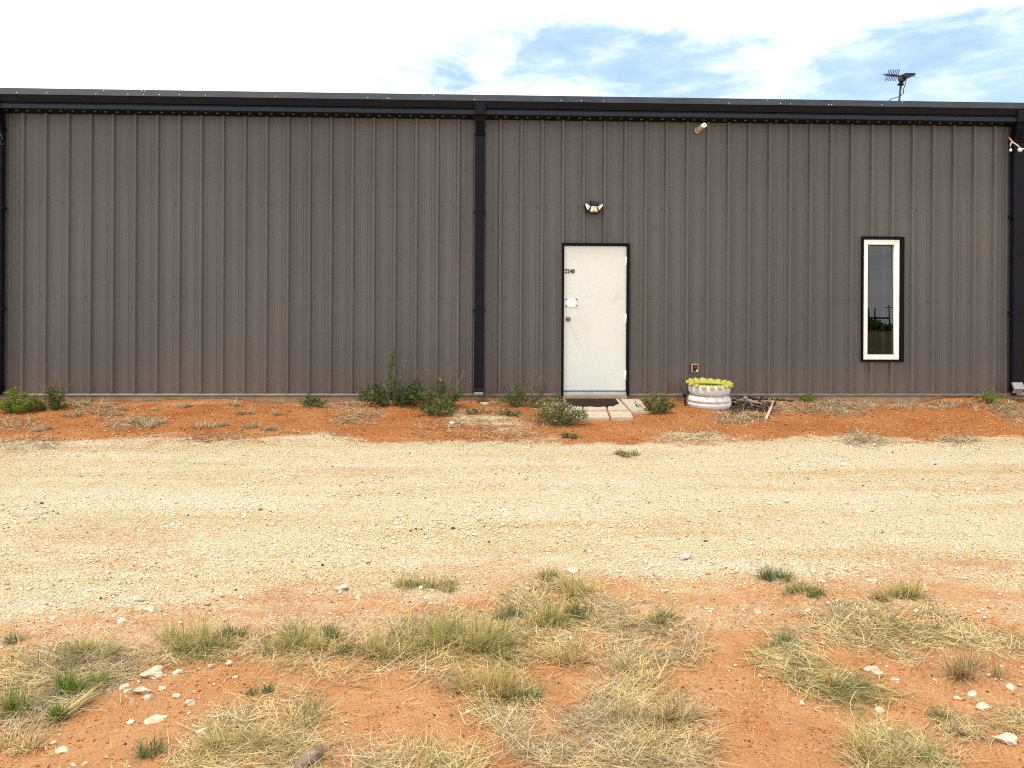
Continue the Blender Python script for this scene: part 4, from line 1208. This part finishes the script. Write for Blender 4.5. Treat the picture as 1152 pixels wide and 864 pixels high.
def straw_patch(poly, n, length=0.16, up=0.35, wid=0.003, thin=0.5):
    q = poly_points(poly, n)
    q = q + rng.normal(0, 1, q.shape) * np.where(q[:, 1] > 560, 7.0, 3.0)[:, None]
    p = G(q[:, 0], np.clip(q[:, 1], 440, 900))
    # uneven: bare spots and thick spots
    dn = 0.5 + 0.5 * vnoise(p[:, 0], p[:, 1], 0.16, 77) + 0.35 * vnoise(p[:, 0], p[:, 1], 0.05, 78)
    p = p[rng.random(len(p)) < np.clip(dn + 1 - thin - 0.35, 0.06, 1)]
    n = len(p)
    p[:, 2] += rng.uniform(0.0, 0.028, n) * (0.3 + up)
    L = length * rng.uniform(0.35, 1.3, n)
    fl = vnoise(p[:, 0], p[:, 1], 0.35, 91) * 2.6 + rng.normal(0, 0.75, n) + np.where(rng.random(n) < 0.5, 0, np.pi)
    lean = np.pi / 2 - np.abs(rng.normal(0, up, n)) ** 1.0
    curl = rng.normal(0.12, 0.35, n)
    s = F / (p[:, 1] - CAM[1])
    W = np.maximum(wid, 0.85 / s) * rng.uniform(0.55, 1.25, n)
    return blades(p, L, W, fl, lean, curl, 4)


PATCH = [
    ([(286, 722), (330, 706), (420, 712), (500, 690), (560, 684), (620, 652), (672, 662), (722, 682), (792, 712), (800, 738), (768, 752), (740, 764), (700, 756), (640, 746), (600, 748), (585, 756), (610, 790), (560, 792), (520, 780), (470, 757), (420, 768), (360, 762), (300, 744)], 7000, .14, .42),
    ([(700, 752), (745, 766), (790, 800), (806, 830), (800, 866), (640, 870), (590, 852), (560, 820), (520, 795), (560, 790), (590, 800), (610, 830), (650, 800), (690, 770)], 4000, .14, .36),
    ([(170, 870), (196, 852), (240, 806), (300, 790), (356, 776), (366, 800), (340, 820), (400, 836), (470, 838), (548, 846), (545, 880), (300, 880)], 3400, .13, .36),
    ([(0, 826), (0, 742), (60, 734), (120, 726), (148, 748), (140, 766), (104, 784), (60, 818), (20, 830)], 3000, .12, .35),
    ([(138, 738), (200, 732), (300, 722), (330, 728), (290, 740), (200, 746), (142, 744)], 900, .13, .25),
    ([(880, 714), (900, 696), (940, 674), (960, 676), (1000, 692), (1050, 684), (1100, 706), (1150, 720), (1156, 734), (1100, 730), (1045, 726), (1036, 744), (1016, 742), (1000, 728), (940, 726), (900, 722)], 3600, .12, .3),
    ([(846, 744), (872, 722), (906, 730), (930, 750), (952, 762), (990, 774), (1008, 788), (985, 796), (950, 786), (915, 778), (880, 758)], 2600, .11, .36),
    ([(962, 880), (972, 838), (964, 806), (990, 828), (1040, 838), (1072, 862), (1070, 880)], 1500, .16, .35),
    ([(1100, 800), (1152, 806), (1152, 822), (1116, 812)], 350, .1, .25),
    ([(1046, 802), (1078, 812), (1112, 826), (1090, 834), (1060, 820)], 350, .08, .4),
    ([(560, 668), (640, 652), (660, 672), (580, 690)], 500, .1, .4),
]
parts = [straw_patch(p_, int(n_ * 2.2), l_ * 1.0, u_ * 0.45, 0.003, 0.62) for p_, n_, l_, u_ in PATCH]
# single broken stems strewn thinly over all the soil in front
parts.append(straw_patch([(-60, 664), (1212, 664), (1300, 880), (-150, 880)], 2600, .07, .12, 0.0025, 0.55))
v_, q_, t_ = join(parts)
o = link('dry_grass', npmesh('dry_grass', v_, q_, t_), M['straw'])
tag(o, 'flattened dry straw grass lying over the red soil in front', 'grass', kind='stuff')
o.data.materials.append(M['olivegrass']); o.data.materials.append(M['greystraw'])
nb = len(t_)
# tone per blade: material follows patchy growth
offs = 0; idxq = []; idxt = []
for (vv_, qq_, tt_) in parts:
    n = len(tt_); b_ = vv_.reshape(n, -1, 3)[:, 0]
    g_ = vnoise(b_[:, 0], b_[:, 1], 0.3, 55) + rng.normal(0, 0.35, n)
    mi = np.where(g_ > 0.55, 1, np.where(g_ < -0.55, 2, 0)).astype(np.int32)
    idxq.append(np.tile(mi, len(qq_) // n)); idxt.append(mi)
o.data.polygons.foreach_set('material_index', np.concatenate(idxq + idxt))

# bleached straw in front of the wall and along the track edge
WL = [
    ([(860, 449), (905, 450), (985, 452), (980, 462), (960, 468), (930, 466), (900, 462), (880, 466), (864, 468)], 1500),
    ([(928, 447), (1060, 448), (1100, 452), (1060, 458), (1000, 458), (940, 456)], 1400),
    ([(1080, 455), (1152, 450), (1152, 474), (1130, 472), (1115, 460)], 700),
    ([(945, 494), (968, 484), (985, 492), (1010, 498), (960, 502)], 500),
    ([(820, 462), (860, 462), (872, 468), (840, 474)], 300),
    ([(800, 468), (835, 466), (840, 474), (812, 476)], 300),
    ([(70, 452), (120, 450), (140, 462), (110, 468), (80, 462)], 500),
    ([(110, 478), (150, 466), (185, 472), (178, 480), (130, 482)], 400),
    ([(372, 472), (400, 464), (432, 466), (424, 474), (385, 477)], 420),
    ([(345, 450), (410, 449), (430, 458), (360, 456)], 500),
    ([(460, 478), (560, 462), (610, 470), (640, 492), (560, 500), (470, 494)], 700),
    ([(0, 472), (40, 474), (44, 482), (0, 482)], 220),
    ([(0, 497), (60, 493), (70, 503), (0, 508)], 350),
    ([(200, 492), (270, 488), (280, 498), (210, 500)], 250),
    ([(1050, 494), (1090, 488), (1110, 496), (1070, 502)], 250),
    ([(740, 488), (800, 484), (820, 492), (760, 498)], 200),
    ([(600, 448), (634, 448), (630, 458), (604, 460)], 260),
    ([(530, 446), (575, 447), (570, 456), (535, 454)], 220),
]
parts = [straw_patch(p_, int(n_ * 2.2), .13, .17, 0.005, 0.5) for p_, n_ in WL]
parts.append(straw_patch([(-60, 450), (1212, 450), (1230, 502), (-80, 502)], 2600, .075, .12, 0.004, 0.55))
v_, q_, t_ = join(parts)
tag(link('straw_litter', npmesh('straw_litter', v_, q_, t_), M['greystraw']), 'bleached straw litter strewn below the wall and bank', 'straw', kind='stuff')

# small dry clumps on the bank
CL = [(50, 483, 22), (40, 486, 18), (80, 469, 15), (124, 468, 16), (134, 462, 14), (152, 477, 20), (172, 480, 24), (206, 459, 17), (224, 481, 25), (246, 480, 16), (262, 457, 15), (276, 466, 19), (281, 481, 22), (310, 466, 13), (308, 484, 16), (172, 462, 10), (92, 456, 18), (104, 454, 20)]
for k, (u, v, w_) in enumerate(CL):
    o = grass_tuft(u, v, w_ * 1.15, w_ * 0.5, 'greystraw', 'small bleached dry grass clump on the red bank left of the tall weeds', n=130, flop=1.1, group='dry clumps on the red bank', name='dry_clump', dep=0.8, bw=0.009)


def leafy(name, root, nstem, nleaf, w_, h_, ll, lw, leafm, stemm, dep=0.55, tall=0.0, ymax=None, droop=0.0):
    """weed: stems fanning up from the root, leaves along them"""
    rx = root.location
    tips = []
    for k in range(nstem):
        a = random.uniform(0, 2 * math.pi); r_ = math.sqrt(random.random())
        b0 = Vector((math.cos(a) * r_ * w_ * 0.16, math.sin(a) * r_ * w_ * 0.16 * dep, 0))
        hh = h_ * (1 - 0.62 * r_ * r_) * random.uniform(0.55, 1.0)
        if tall and k == 0: hh, r_ = h_ * tall, 0.06
        tip = Vector((math.cos(a) * r_ * w_ * 0.5, math.sin(a) * r_ * w_ * 0.5 * dep, hh))
        mid = b0.lerp(tip, 0.5) + Vector((0, 0, hh * 0.16)) + Vector((random.uniform(-.1, .1) * w_, random.uniform(-.05, .05) * w_, 0))
        b0.z = float(zg(rx.x + b0.x, rx.y + b0.y)) - rx.z - 0.01
        tips.append((b0, mid, tip))
    mb = MB()
    for b0, mid, tip in tips:
        mb.tube([b0, b0.lerp(mid, .6) * .5 + mid * .5, mid, tip], [0.0055, 0.0045, 0.0035, 0.002], 4, cap=False)
    if ymax is not None:
        for v in mb.bm.verts: v.co.y = min(v.co.y, ymax)
    s_ = mb.build('stem', M[stemm]); s_.parent = root
    st = np.array([random.random() for _ in range(nleaf)])
    pick = rng.integers(0, nstem, nleaf)
    if tall: pick[: int(nleaf * 0.6)] = 0
    B0 = np.array([t[0][:] for t in tips])[pick]; Mi = np.array([t[1][:] for t in tips])[pick]; Ti = np.array([t[2][:] for t in tips])[pick]
    t = (0.18 + 0.84 * st ** 0.8)[:, None]
    pos = B0 * (1 - t) ** 2 + 2 * Mi * t * (1 - t) + Ti * t * t + rng.normal(0, ll * 0.35, (nleaf, 3))
    az = rng.uniform(0, 6.283, nleaf); el = rng.uniform(-0.4, 1.0, nleaf) - droop
    d = np.stack([np.cos(az) * np.cos(el), np.sin(az) * np.cos(el), np.sin(el)], -1)
    L = ll * rng.uniform(0.4, 1.6, nleaf) ** 1.2; Wd = lw * rng.uniform(0.7, 1.3, nleaf)
    sd_ = np.cross(d, rng.normal(0, 1, (nleaf, 3))); sd_ /= np.linalg.norm(sd_, axis=1)[:, None] + 1e-9
    nn = np.cross(d, sd_)
    v0 = pos; v1 = pos + d * (L * .45)[:, None] + sd_ * (Wd * .5)[:, None] + nn * (Wd * .18)[:, None]
    v2 = pos + d * L[:, None]; v3 = pos + d * (L * .45)[:, None] - sd_ * (Wd * .5)[:, None] + nn * (Wd * .18)[:, None]
    V_ = np.stack([v0, v1, v2, v3], 1).reshape(-1, 3)
    V_[:, 2] = np.maximum(V_[:, 2], -0.02)
    if ymax is not None: V_[:, 1] = np.minimum(V_[:, 1], ymax)
    o4 = (np.arange(nleaf) * 4)[:, None]
    T_ = np.concatenate([o4 + np.array([[0, 1, 2]]), o4 + np.array([[0, 2, 3]])])
    f_ = link('foliage', npmesh('foliage', V_, tris=T_), M[leafm], root)
    return tips


def weed(u, v, wpx, hpx, label, leafm='leaf', stemm='stalk', nstem=34, nleaf=1000, ll=0.035, lw=0.014, name='weed', dep=0.55, tall=0.0, twig=0, blossom=0):
    p = G(u, v); s = pxm(p); w_, h_ = wpx * 1.38 / s, hpx * 1.05 / s
    yy = min(float(p[1]) + 0.12 * w_, -0.07); p = np.array([p[0], yy, float(zg(p[0], yy))])
    root = empty(name, tuple(float(q) for q in p), label, 'weed', 'weeds along the wall')
    ymax = -0.045 - yy
    tips = leafy(name, root, nstem, nleaf, w_, h_, ll, lw, leafm, stemm, dep, tall, ymax)
    if twig:
        mb = MB()
        for k in range(twig):
            a = random.uniform(-1, 1) * w_ * 0.42; tz = h_ * random.uniform(0.8, 1.35)
            b0 = Vector((a * .5, 0, h_ * .3)); t1 = Vector((a + random.uniform(-.05, .05), min(random.uniform(-.05, .03), ymax), tz))
            mb.tube([b0, b0.lerp(t1, .5) + Vector((random.uniform(-.02, .02), 0, 0)), t1], [0.004, 0.003, 0.002], 4, cap=False)
            for j in range(4):
                q = b0.lerp(t1, random.uniform(.5, 1)); mb.tube([q, q + Vector((random.uniform(-.05, .05), random.uniform(-.03, .0), random.uniform(.0, .05)))], [0.003, 0.0018], 4, cap=False)
        o_ = mb.build('twig', M['drytwig']); o_.parent = root
    if blossom:
        pos = []
        for k in range(blossom):
            b0, mid, tip = random.choice(tips); q = tip * random.uniform(.75, 1.0) + Vector((random.gauss(0, .02), random.gauss(0, .02), random.uniform(.0, .02))); pos.append(q)
        vs_, ts_ = [], []
        for q in pos:
            for j in range(4):
                n_ = len(vs_); a = random.uniform(0, 6.28); e = Vector((math.cos(a), math.sin(a), random.uniform(-.2, .8))) * 0.011
                f2 = Vector((-math.sin(a), math.cos(a), .3)) * 0.006
                vs_ += [q[:], (q + e + f2)[:], (q + e - f2)[:]]; ts_.append((n_, n_ + 1, n_ + 2))
        link('blossom', npmesh('blossom', np.array(vs_), tris=ts_), M['flower'], root)
    return root


weed(16, 466, 40, 30, 'rounded bright green weed bush at the left end of the wall', 'brightleaf', nleaf=1500, ll=0.04, lw=0.012)
weed(58, 462, 34, 30, 'dark twiggy weed right of the bright bush', 'darkleaf', nleaf=700, ll=0.03, twig=14)
weed(40, 463, 60, 14, 'low creeping weed in front of the left corner bushes', 'leaf', nleaf=700, ll=0.03, nstem=30)
weed(343, 458, 38, 15, 'low flat green weed against the bare concrete base', 'leaf', nleaf=600, ll=0.03, nstem=24)
weed(443, 458, 30, 60, 'tall pale green stalk weed rising above the others on the wall', 'paleleaf', nleaf=520, ll=0.045, lw=0.012, nstem=9, tall=1.0)
weed(444, 458, 66, 34, 'broad dark green weed at the foot of the tall stalk', 'darkleaf', nleaf=2400, ll=0.042, lw=0.018, nstem=46)
weed(494, 460, 50, 34, 'dark weed topped by dry twigs left of the middle downspout', 'leaf', nleaf=1700, ll=0.035, nstem=40, twig=12)
weed(492, 470, 46, 22, 'low green weed spreading in front of the twiggy one', 'leaf', nleaf=900, ll=0.035, nstem=30)
weed(590, 459, 44, 28, 'green weed between the middle downspout and the door', 'leaf', nleaf=1000, ll=0.036, nstem=26, twig=14)
weed(628, 480, 56, 30, 'bushy weed covered in small white flowers beside the pavers', 'leaf', nleaf=1500, ll=0.045, lw=0.010, nstem=60, blossom=170, name='flowering_weed', dep=0.7)
weed(630, 461, 24, 18, 'green sprig behind the white-flowered weed, at the doormat', 'leaf', nleaf=350, ll=0.035, nstem=16)
weed(738, 466, 34, 26, 'green weed at the right side of the long paver', 'leaf', nleaf=950, ll=0.034, nstem=26)
weed(912, 453, 18, 11, 'small green weed at the wall between planter and window', 'brightleaf', nleaf=300, ll=0.026, nstem=14)
weed(1116, 455, 28, 17, 'green weed close to the right downspout', 'brightleaf', nleaf=520, ll=0.03, nstem=20)
weed(538, 466, 26, 8, 'flat grey-green sprig on the rubble below the middle downspout', 'paleleaf', nleaf=220, ll=0.028, nstem=14)
weed(571, 468, 26, 9, 'flat pale sprig on the rubble below the green weed', 'paleleaf', nleaf=220, ll=0.028, nstem=14)
weed(641, 494, 16, 8, 'tiny green sprig on the bank below the white-flowered weed', 'leaf', nleaf=140, ll=0.026, nstem=10)
grass_tuft(702, 513, 36, 9, 'bluegrass', 'grey-green tuft on the far edge of the gravel track', n=260, flop=1.0, group='weeds along the wall', mixin=('greystraw', 0.3), bw=0.008)
grass_tuft(1110, 449, 22, 26, 'paleleaf', 'thin tall pale grass against the wall by the right weed', n=60, flop=0.4, group='weeds along the wall', bw=0.007)
# weeds growing in the planter
rt_ = empty('planter_weed', (TX, yc, TZ + 0.30), 'sparse weed growing inside the tyre planter', 'weed')
n = 160
a = rng.uniform(0, 6.28, n); rr = np.sqrt(rng.random(n)) * 0.2
geo = blades(np.stack([np.cos(a) * rr, np.sin(a) * rr, np.zeros(n)], -1), rng.uniform(.02, .05, n), np.full(n, .01), rng.uniform(0, 6.28, n), rng.uniform(0, .7, n), rng.uniform(0, .9, n))
link('foliage', npmesh('foliage', *geo), M['olivegrass'], rt_)


# ------------------------------------------------------------------ rocks, bark, stick, mulch
def rock(u, v, wpx, hpx, label, m_='rock', group='pale rocks lying in front', name='limestone_rock', dep=0.8):
    p = G(u, v); s = pxm(p); a_, c_ = 0.92 * wpx / s / 2, 0.92 * hpx / s / 2
    b2 = bmesh.new(); bmesh.ops.create_icosphere(b2, subdivisions=3, radius=1)
    sd0 = random.randint(0, 9999)
    planes = [(Vector((random.gauss(0, 1), random.gauss(0, 1), random.gauss(0.3, 0.7))).normalized(), random.uniform(0.55, 0.85)) for _ in range(7)]
    for vt in b2.verts:
        q = vt.co.copy()
        k = 1 + 0.30 * float(vnoise(q.x * 1.3 + sd0, q.y * 1.3 + q.z * 1.7, 1, sd0 % 97)) + 0.14 * float(vnoise(q.x * 3.1 + q.z * 2, q.y * 3.1 - sd0, 1, 5)) + 0.05 * float(vnoise(q.x * 8 + q.z * 5, q.y * 8 - sd0, 1, 6))
        for ax, cut in planes:
            dd = q.dot(ax)
            if dd > cut: q = q - ax * (dd - cut)
        vt.co = Vector((q.x * a_ * k, q.y * a_ * dep * k, max(q.z, -0.5) * c_ * 1.05 * k))
    me = bpy.data.meshes.new(name); b2.to_mesh(me); b2.free()
    for f in me.polygons: f.use_smooth = False
    o = link(name, me, M[m_], None, (float(p[0]), float(p[1]) + a_ * dep * .4, float(zg(p[0], p[1])) + c_ * 0.26))
    o.rotation_euler = (0, 0, random.uniform(-.5, .5))
    return tag(o, label, 'rock', group)


ROCKS = [
    (172, 761, 28, 12, 'largest white rock of the cluster left of centre'),
    (199, 758, 14, 7, 'oval white rock just right of the cluster\'s largest one'),
    (140, 775, 14, 7, 'white rock at the left edge of the rock cluster'), (160, 780, 20, 10, 'flat white rock below the cluster\'s largest one'),
    (166, 787, 14, 8, None), (143, 779, 10, 6, None), (182, 776, 10, 6, None), (197, 785, 11, 6, None), (212, 793, 16, 9, 'white rock at the lower right of the rock cluster'),
    (172, 812, 28, 8, 'long flat pale rock below the rock cluster'), (147, 814, 10, 6, None), (226, 827, 16, 12, 'upright pale rock alone below the cluster'), (207, 829, 7, 5, None),
    (67, 847, 17, 6, 'flat white rock near the bottom left corner'), (60, 837, 10, 5, None), (95, 861, 9, 5, None), (82, 862, 8, 4, None),
    (236, 752, 10, 7, None), (258, 748, 11, 8, None), (265, 763, 9, 5, None), (148, 791, 6, 6, None),
    (150, 677, 24, 9, 'broad white rock sunk in the gravel at the left'), (154, 686, 12, 6, None), (168, 687, 12, 6, None), (136, 700, 12, 7, None), (56, 698, 10, 6, None),
    (408, 634, 19, 9, 'angular pale rock on the gravel above the olive tuft'), (385, 664, 16, 9, 'pale rock left of the olive tuft'), (383, 668, 10, 5, None), (403, 674, 9, 5, None),
    (643, 645, 20, 9, 'rounded white rock beside the small olive tuft'), (581, 664, 10, 6, None), (593, 665, 9, 6, None), (578, 674, 9, 5, None),
    (742, 651, 14, 6, None), (747, 667, 9, 6, None), (836, 687, 6, 4, None), (852, 690, 10, 7, 'white rock alone on the soil left of the right grass strip'),
    (987, 758, 22, 9, 'pale rock in the bare soil between the right straw strips'), (1008, 766, 12, 5, None), (903, 793, 9, 7, None), (991, 801, 14, 6, None),
    (1095, 783, 16, 8, 'pale rock above the white one on the right'), (1107, 797, 16, 8, 'white rock at the right beside thin lying straw'), (1078, 787, 10, 5, None), (1133, 836, 26, 14, 'large pale rock in the bottom right corner'),
    (983, 655, 14, 6, None), (1140, 776, 16, 7, None),
    (478, 470, 0, 0, None), (508, 477, 9, 5, None), (104, 497, 6, 4, None),
]
for (u, v, w_, h_, lab) in ROCKS:
    if w_: rock(u, v, w_, h_, lab or 'small white rock scattered on the soil in front')
rock(770, 629, 15, 10, 'pinkish grey stone with dark foot alone on the gravel', 'rock_pink', name='stone')
for (u, v, w_, h_, lab) in ((538, 452, 16, 5, 'flat pale slab of rubble under the middle downspout'), (545, 455, 14, 4, 'second rubble slab just below the flat one'), (556, 451, 12, 5, 'pinkish rubble slab beside the flat pale one')):
    rock(u, v, w_, h_, lab, 'rock' if 'pink' not in lab else 'rock_pink', 'rubble under the downspout', 'rubble_slab', 0.6)
# bark piece in the foreground
p = G(346, 862); mb = MB(); s = pxm(p)
v3 = lambda du, dv, dz: (p[0] + du / s, p[1] + dv / s, p[2] + dz)
mb.tube([v3(-12, -8, .012), v3(-4, 0, .018), v3(4, 8, .03), v3(11, 22, .03)], [0.012, 0.026, 0.03, 0.015], 9)
mb.tube([v3(2, 6, .03), v3(8, 6, .045), v3(12, 12, .04)], [0.008, 0.02, 0.006], 7)
for vt in mb.bm.verts: vt.co.z = p[2] + (vt.co.z - p[2]) * 0.75 + 0.006 * math.sin(vt.co.x * 220) ; 
tag(mb.build('bark_piece', M['bark'], None, tuple(float(q) for q in p)), 'curled grey piece of bark on straw at the bottom edge', 'bark')
# lying straw bundle at left
pa, pb = G(62, 816), G(112, 780)
n = 60
t = rng.random(n)[:, None] * 0.35
base = pa * (1 - t) + pb * t + np.stack([rng.normal(0, .012, n), rng.normal(0, .018, n), rng.uniform(.01, .035, n)], -1)
dr_ = math.atan2(pb[1] - pa[1], pb[0] - pa[0])
L0 = float(np.linalg.norm(pb - pa))
geo = blades(base - pa, L0 * rng.uniform(.5, .9, n), np.full(n, .0042), dr_ + rng.normal(0, .13, n), np.full(n, 1.52) + rng.normal(0, .05, n), rng.normal(0.05, .1, n))
o = link('straw_bundle', npmesh('straw_bundle', *geo), M['straw'], None, tuple(float(q) for q in pa))
tag(o, 'bundle of long pale straw stems lying beside the green tufts', 'straw')
# stick
a_ = G(861.5, 473.0); b_ = P(870.5, 451.0, -0.35)
mb = MB(); A_, B_ = Vector([float(q) for q in a_]) + Vector((0, 0, .015)), Vector([float(q) for q in b_])
mb.tube([A_, A_.lerp(B_, .45) + Vector((.004, 0, .004)), B_], [0.019, 0.016, 0.013], 8)
tag(mb.build('stick', M['stick'], None, A_[:]), 'pale peeled stick leaning on the dark mulch right of the planter', 'stick')
# log in the mulch
a_, b_ = G(833, 455), G(858, 457)
A_, B_ = Vector([float(q) for q in a_]), Vector([float(q) for q in b_])
mb = MB(); mb.tube([A_ + Vector((-.02, .1, .035)), A_.lerp(B_, .3) + Vector((0, .06, .06)), A_.lerp(B_, .7) + Vector((0, .02, .04)), B_ + Vector((0, 0, .025))], [0.022, 0.034, 0.026, 0.016], 9)
mb.ball(A_.lerp(B_, .28) + Vector((0, .05, .085)), 0.035, 2)
tag(mb.build('driftwood', M['log'], None, A_[:]), 'knotty grey piece of wood lying on the mulch beside the planter', 'wood')
# mulch heap
q = poly_points([(820, 447), (868, 446), (872, 456), (862, 464), (838, 462), (824, 468), (822, 458)], 1500)
p = G(q[:, 0], q[:, 1])
vv, ff = pebbles(p[:, 0], np.minimum(p[:, 1], -0.07), rng.uniform(.008, .026, len(p)), 0.1, 0.5)
vv[:, 2] += np.repeat(0.03 * np.clip(1 - np.abs(p[:, 0] - p[:, 0].mean()) / 0.4, 0, 1) * rng.random(len(p)), 12)
tag(link('mulch', npmesh('mulch', vv, tris=ff), M['chips']), 'dark brown bark mulch heaped against the wall beside the planter', 'mulch', kind='stuff')
# dark droppings and bits on the soil
x, y = frustum_points(330, 6.7, 8.4)
x3, y3 = frustum_points(700, 0.12, 2.3); x = np.concatenate([x, x3]); y = np.concatenate([y, y3])
vv, ff = pebbles(x, y, rng.uniform(.002, .0048, len(x)) * np.where(-y < 3, 2.2, 1.0), 0.1)
tag(link('debris', npmesh('debris', vv, tris=ff), M['chips']), 'tiny dark bits of debris dotted over the red soil', 'debris', kind='stuff')


# ------------------------------------------------------------------ what the window mirrors, behind the viewer
def behind(u, v, dist):
    p_ = P(u, v, dist); return Vector((float(p_[0]), -dist, float(p_[2])))


def pole_frame(u0, u1, vt, dist):
    a_, b_ = behind(u0, 361, dist), behind(u1, 361, dist); top = behind(u0, vt, dist).z + 5
    H = empty('transmission_pole', (a_.x, a_.y, -0.3), 'two-legged wooden power line frame mirrored in the window', 'power pole')
    for q in (a_, b_):
        mb = MB(); mb.tube([(q.x, q.y, -0.5), (q.x, q.y, top)], [.28, .2], 8); o_ = mb.build('post', M['post']); o_.parent = H; o_.location = -Vector(H.location)
    mb = MB(); mb.box((a_.x - 3, a_.y - .25, top - 3.2), (b_.x + 4.5, a_.y - .05, top - 2.7)); o_ = mb.build('crossarm', M['post']); o_.parent = H; o_.location = -Vector(H.location)
    mb = MB(); mb.tube([(a_.x, a_.y + .3, top - 8), (b_.x, a_.y + .3, top - 3.5)], .12, 6); mb.tube([(a_.x, a_.y + .4, top - 3.5), (b_.x, a_.y + .4, top - 8)], .12, 6); o_ = mb.build('brace', M['post']); o_.parent = H; o_.location = -Vector(H.location)


pole_frame(977, 984, 322, 210)
q = behind(1000, 350, 260); mb = MB(); mb.tube([(q.x, q.y, -.5), (q.x, q.y, 9)], [.25, .18], 8); mb.box((q.x - 1.4, q.y - .1, 8.0), (q.x + 1.4, q.y + .1, 8.25)); tag(mb.build('power_pole', M['post'], None, (q.x, q.y, -.3)), 'single wooden power pole mirrored low in the window', 'power pole')
for k in range(9):
    q = behind(970 + 6.5 * k + random.uniform(-2, 2), 361, 190 + 18 * (k % 3))
    hgt = random.uniform(3.0, 4.6) if k < 3 else random.uniform(1.6, 2.6)
    r0 = empty('mesquite_tree', (q.x, q.y, -.3), 'dark scrubby tree on the plain behind the viewer', 'tree', 'scrub trees behind the viewer')
    mb = MB(); mb.tube([(0, 0, -.1), (.2, 0, hgt * .5)], [.18, .08], 6); o_ = mb.build('trunk', M['post']); o_.parent = r0
    n = 700
    d3 = rng.normal(0, 1, (n, 3)); d3 /= np.linalg.norm(d3, axis=1)[:, None]
    pos = d3 * (rng.random(n)[:, None] ** .4) * np.array([hgt * .8, hgt * .8, hgt * .45]) * (1 + .3 * vnoise(d3[:, 0] * 3, d3[:, 1] * 3 + d3[:, 2] * 2, 1, k)[:, None]) + np.array([0, 0, hgt * .6])
    e1 = rng.normal(0, .25, (n, 3)); e2 = rng.normal(0, .25, (n, 3))
    V_ = np.stack([pos, pos + e1, pos + e2], 1).reshape(-1, 3)
    link('crown', npmesh('crown', V_, tris=np.arange(n * 3).reshape(-1, 3)), M['darkleaf'], r0)
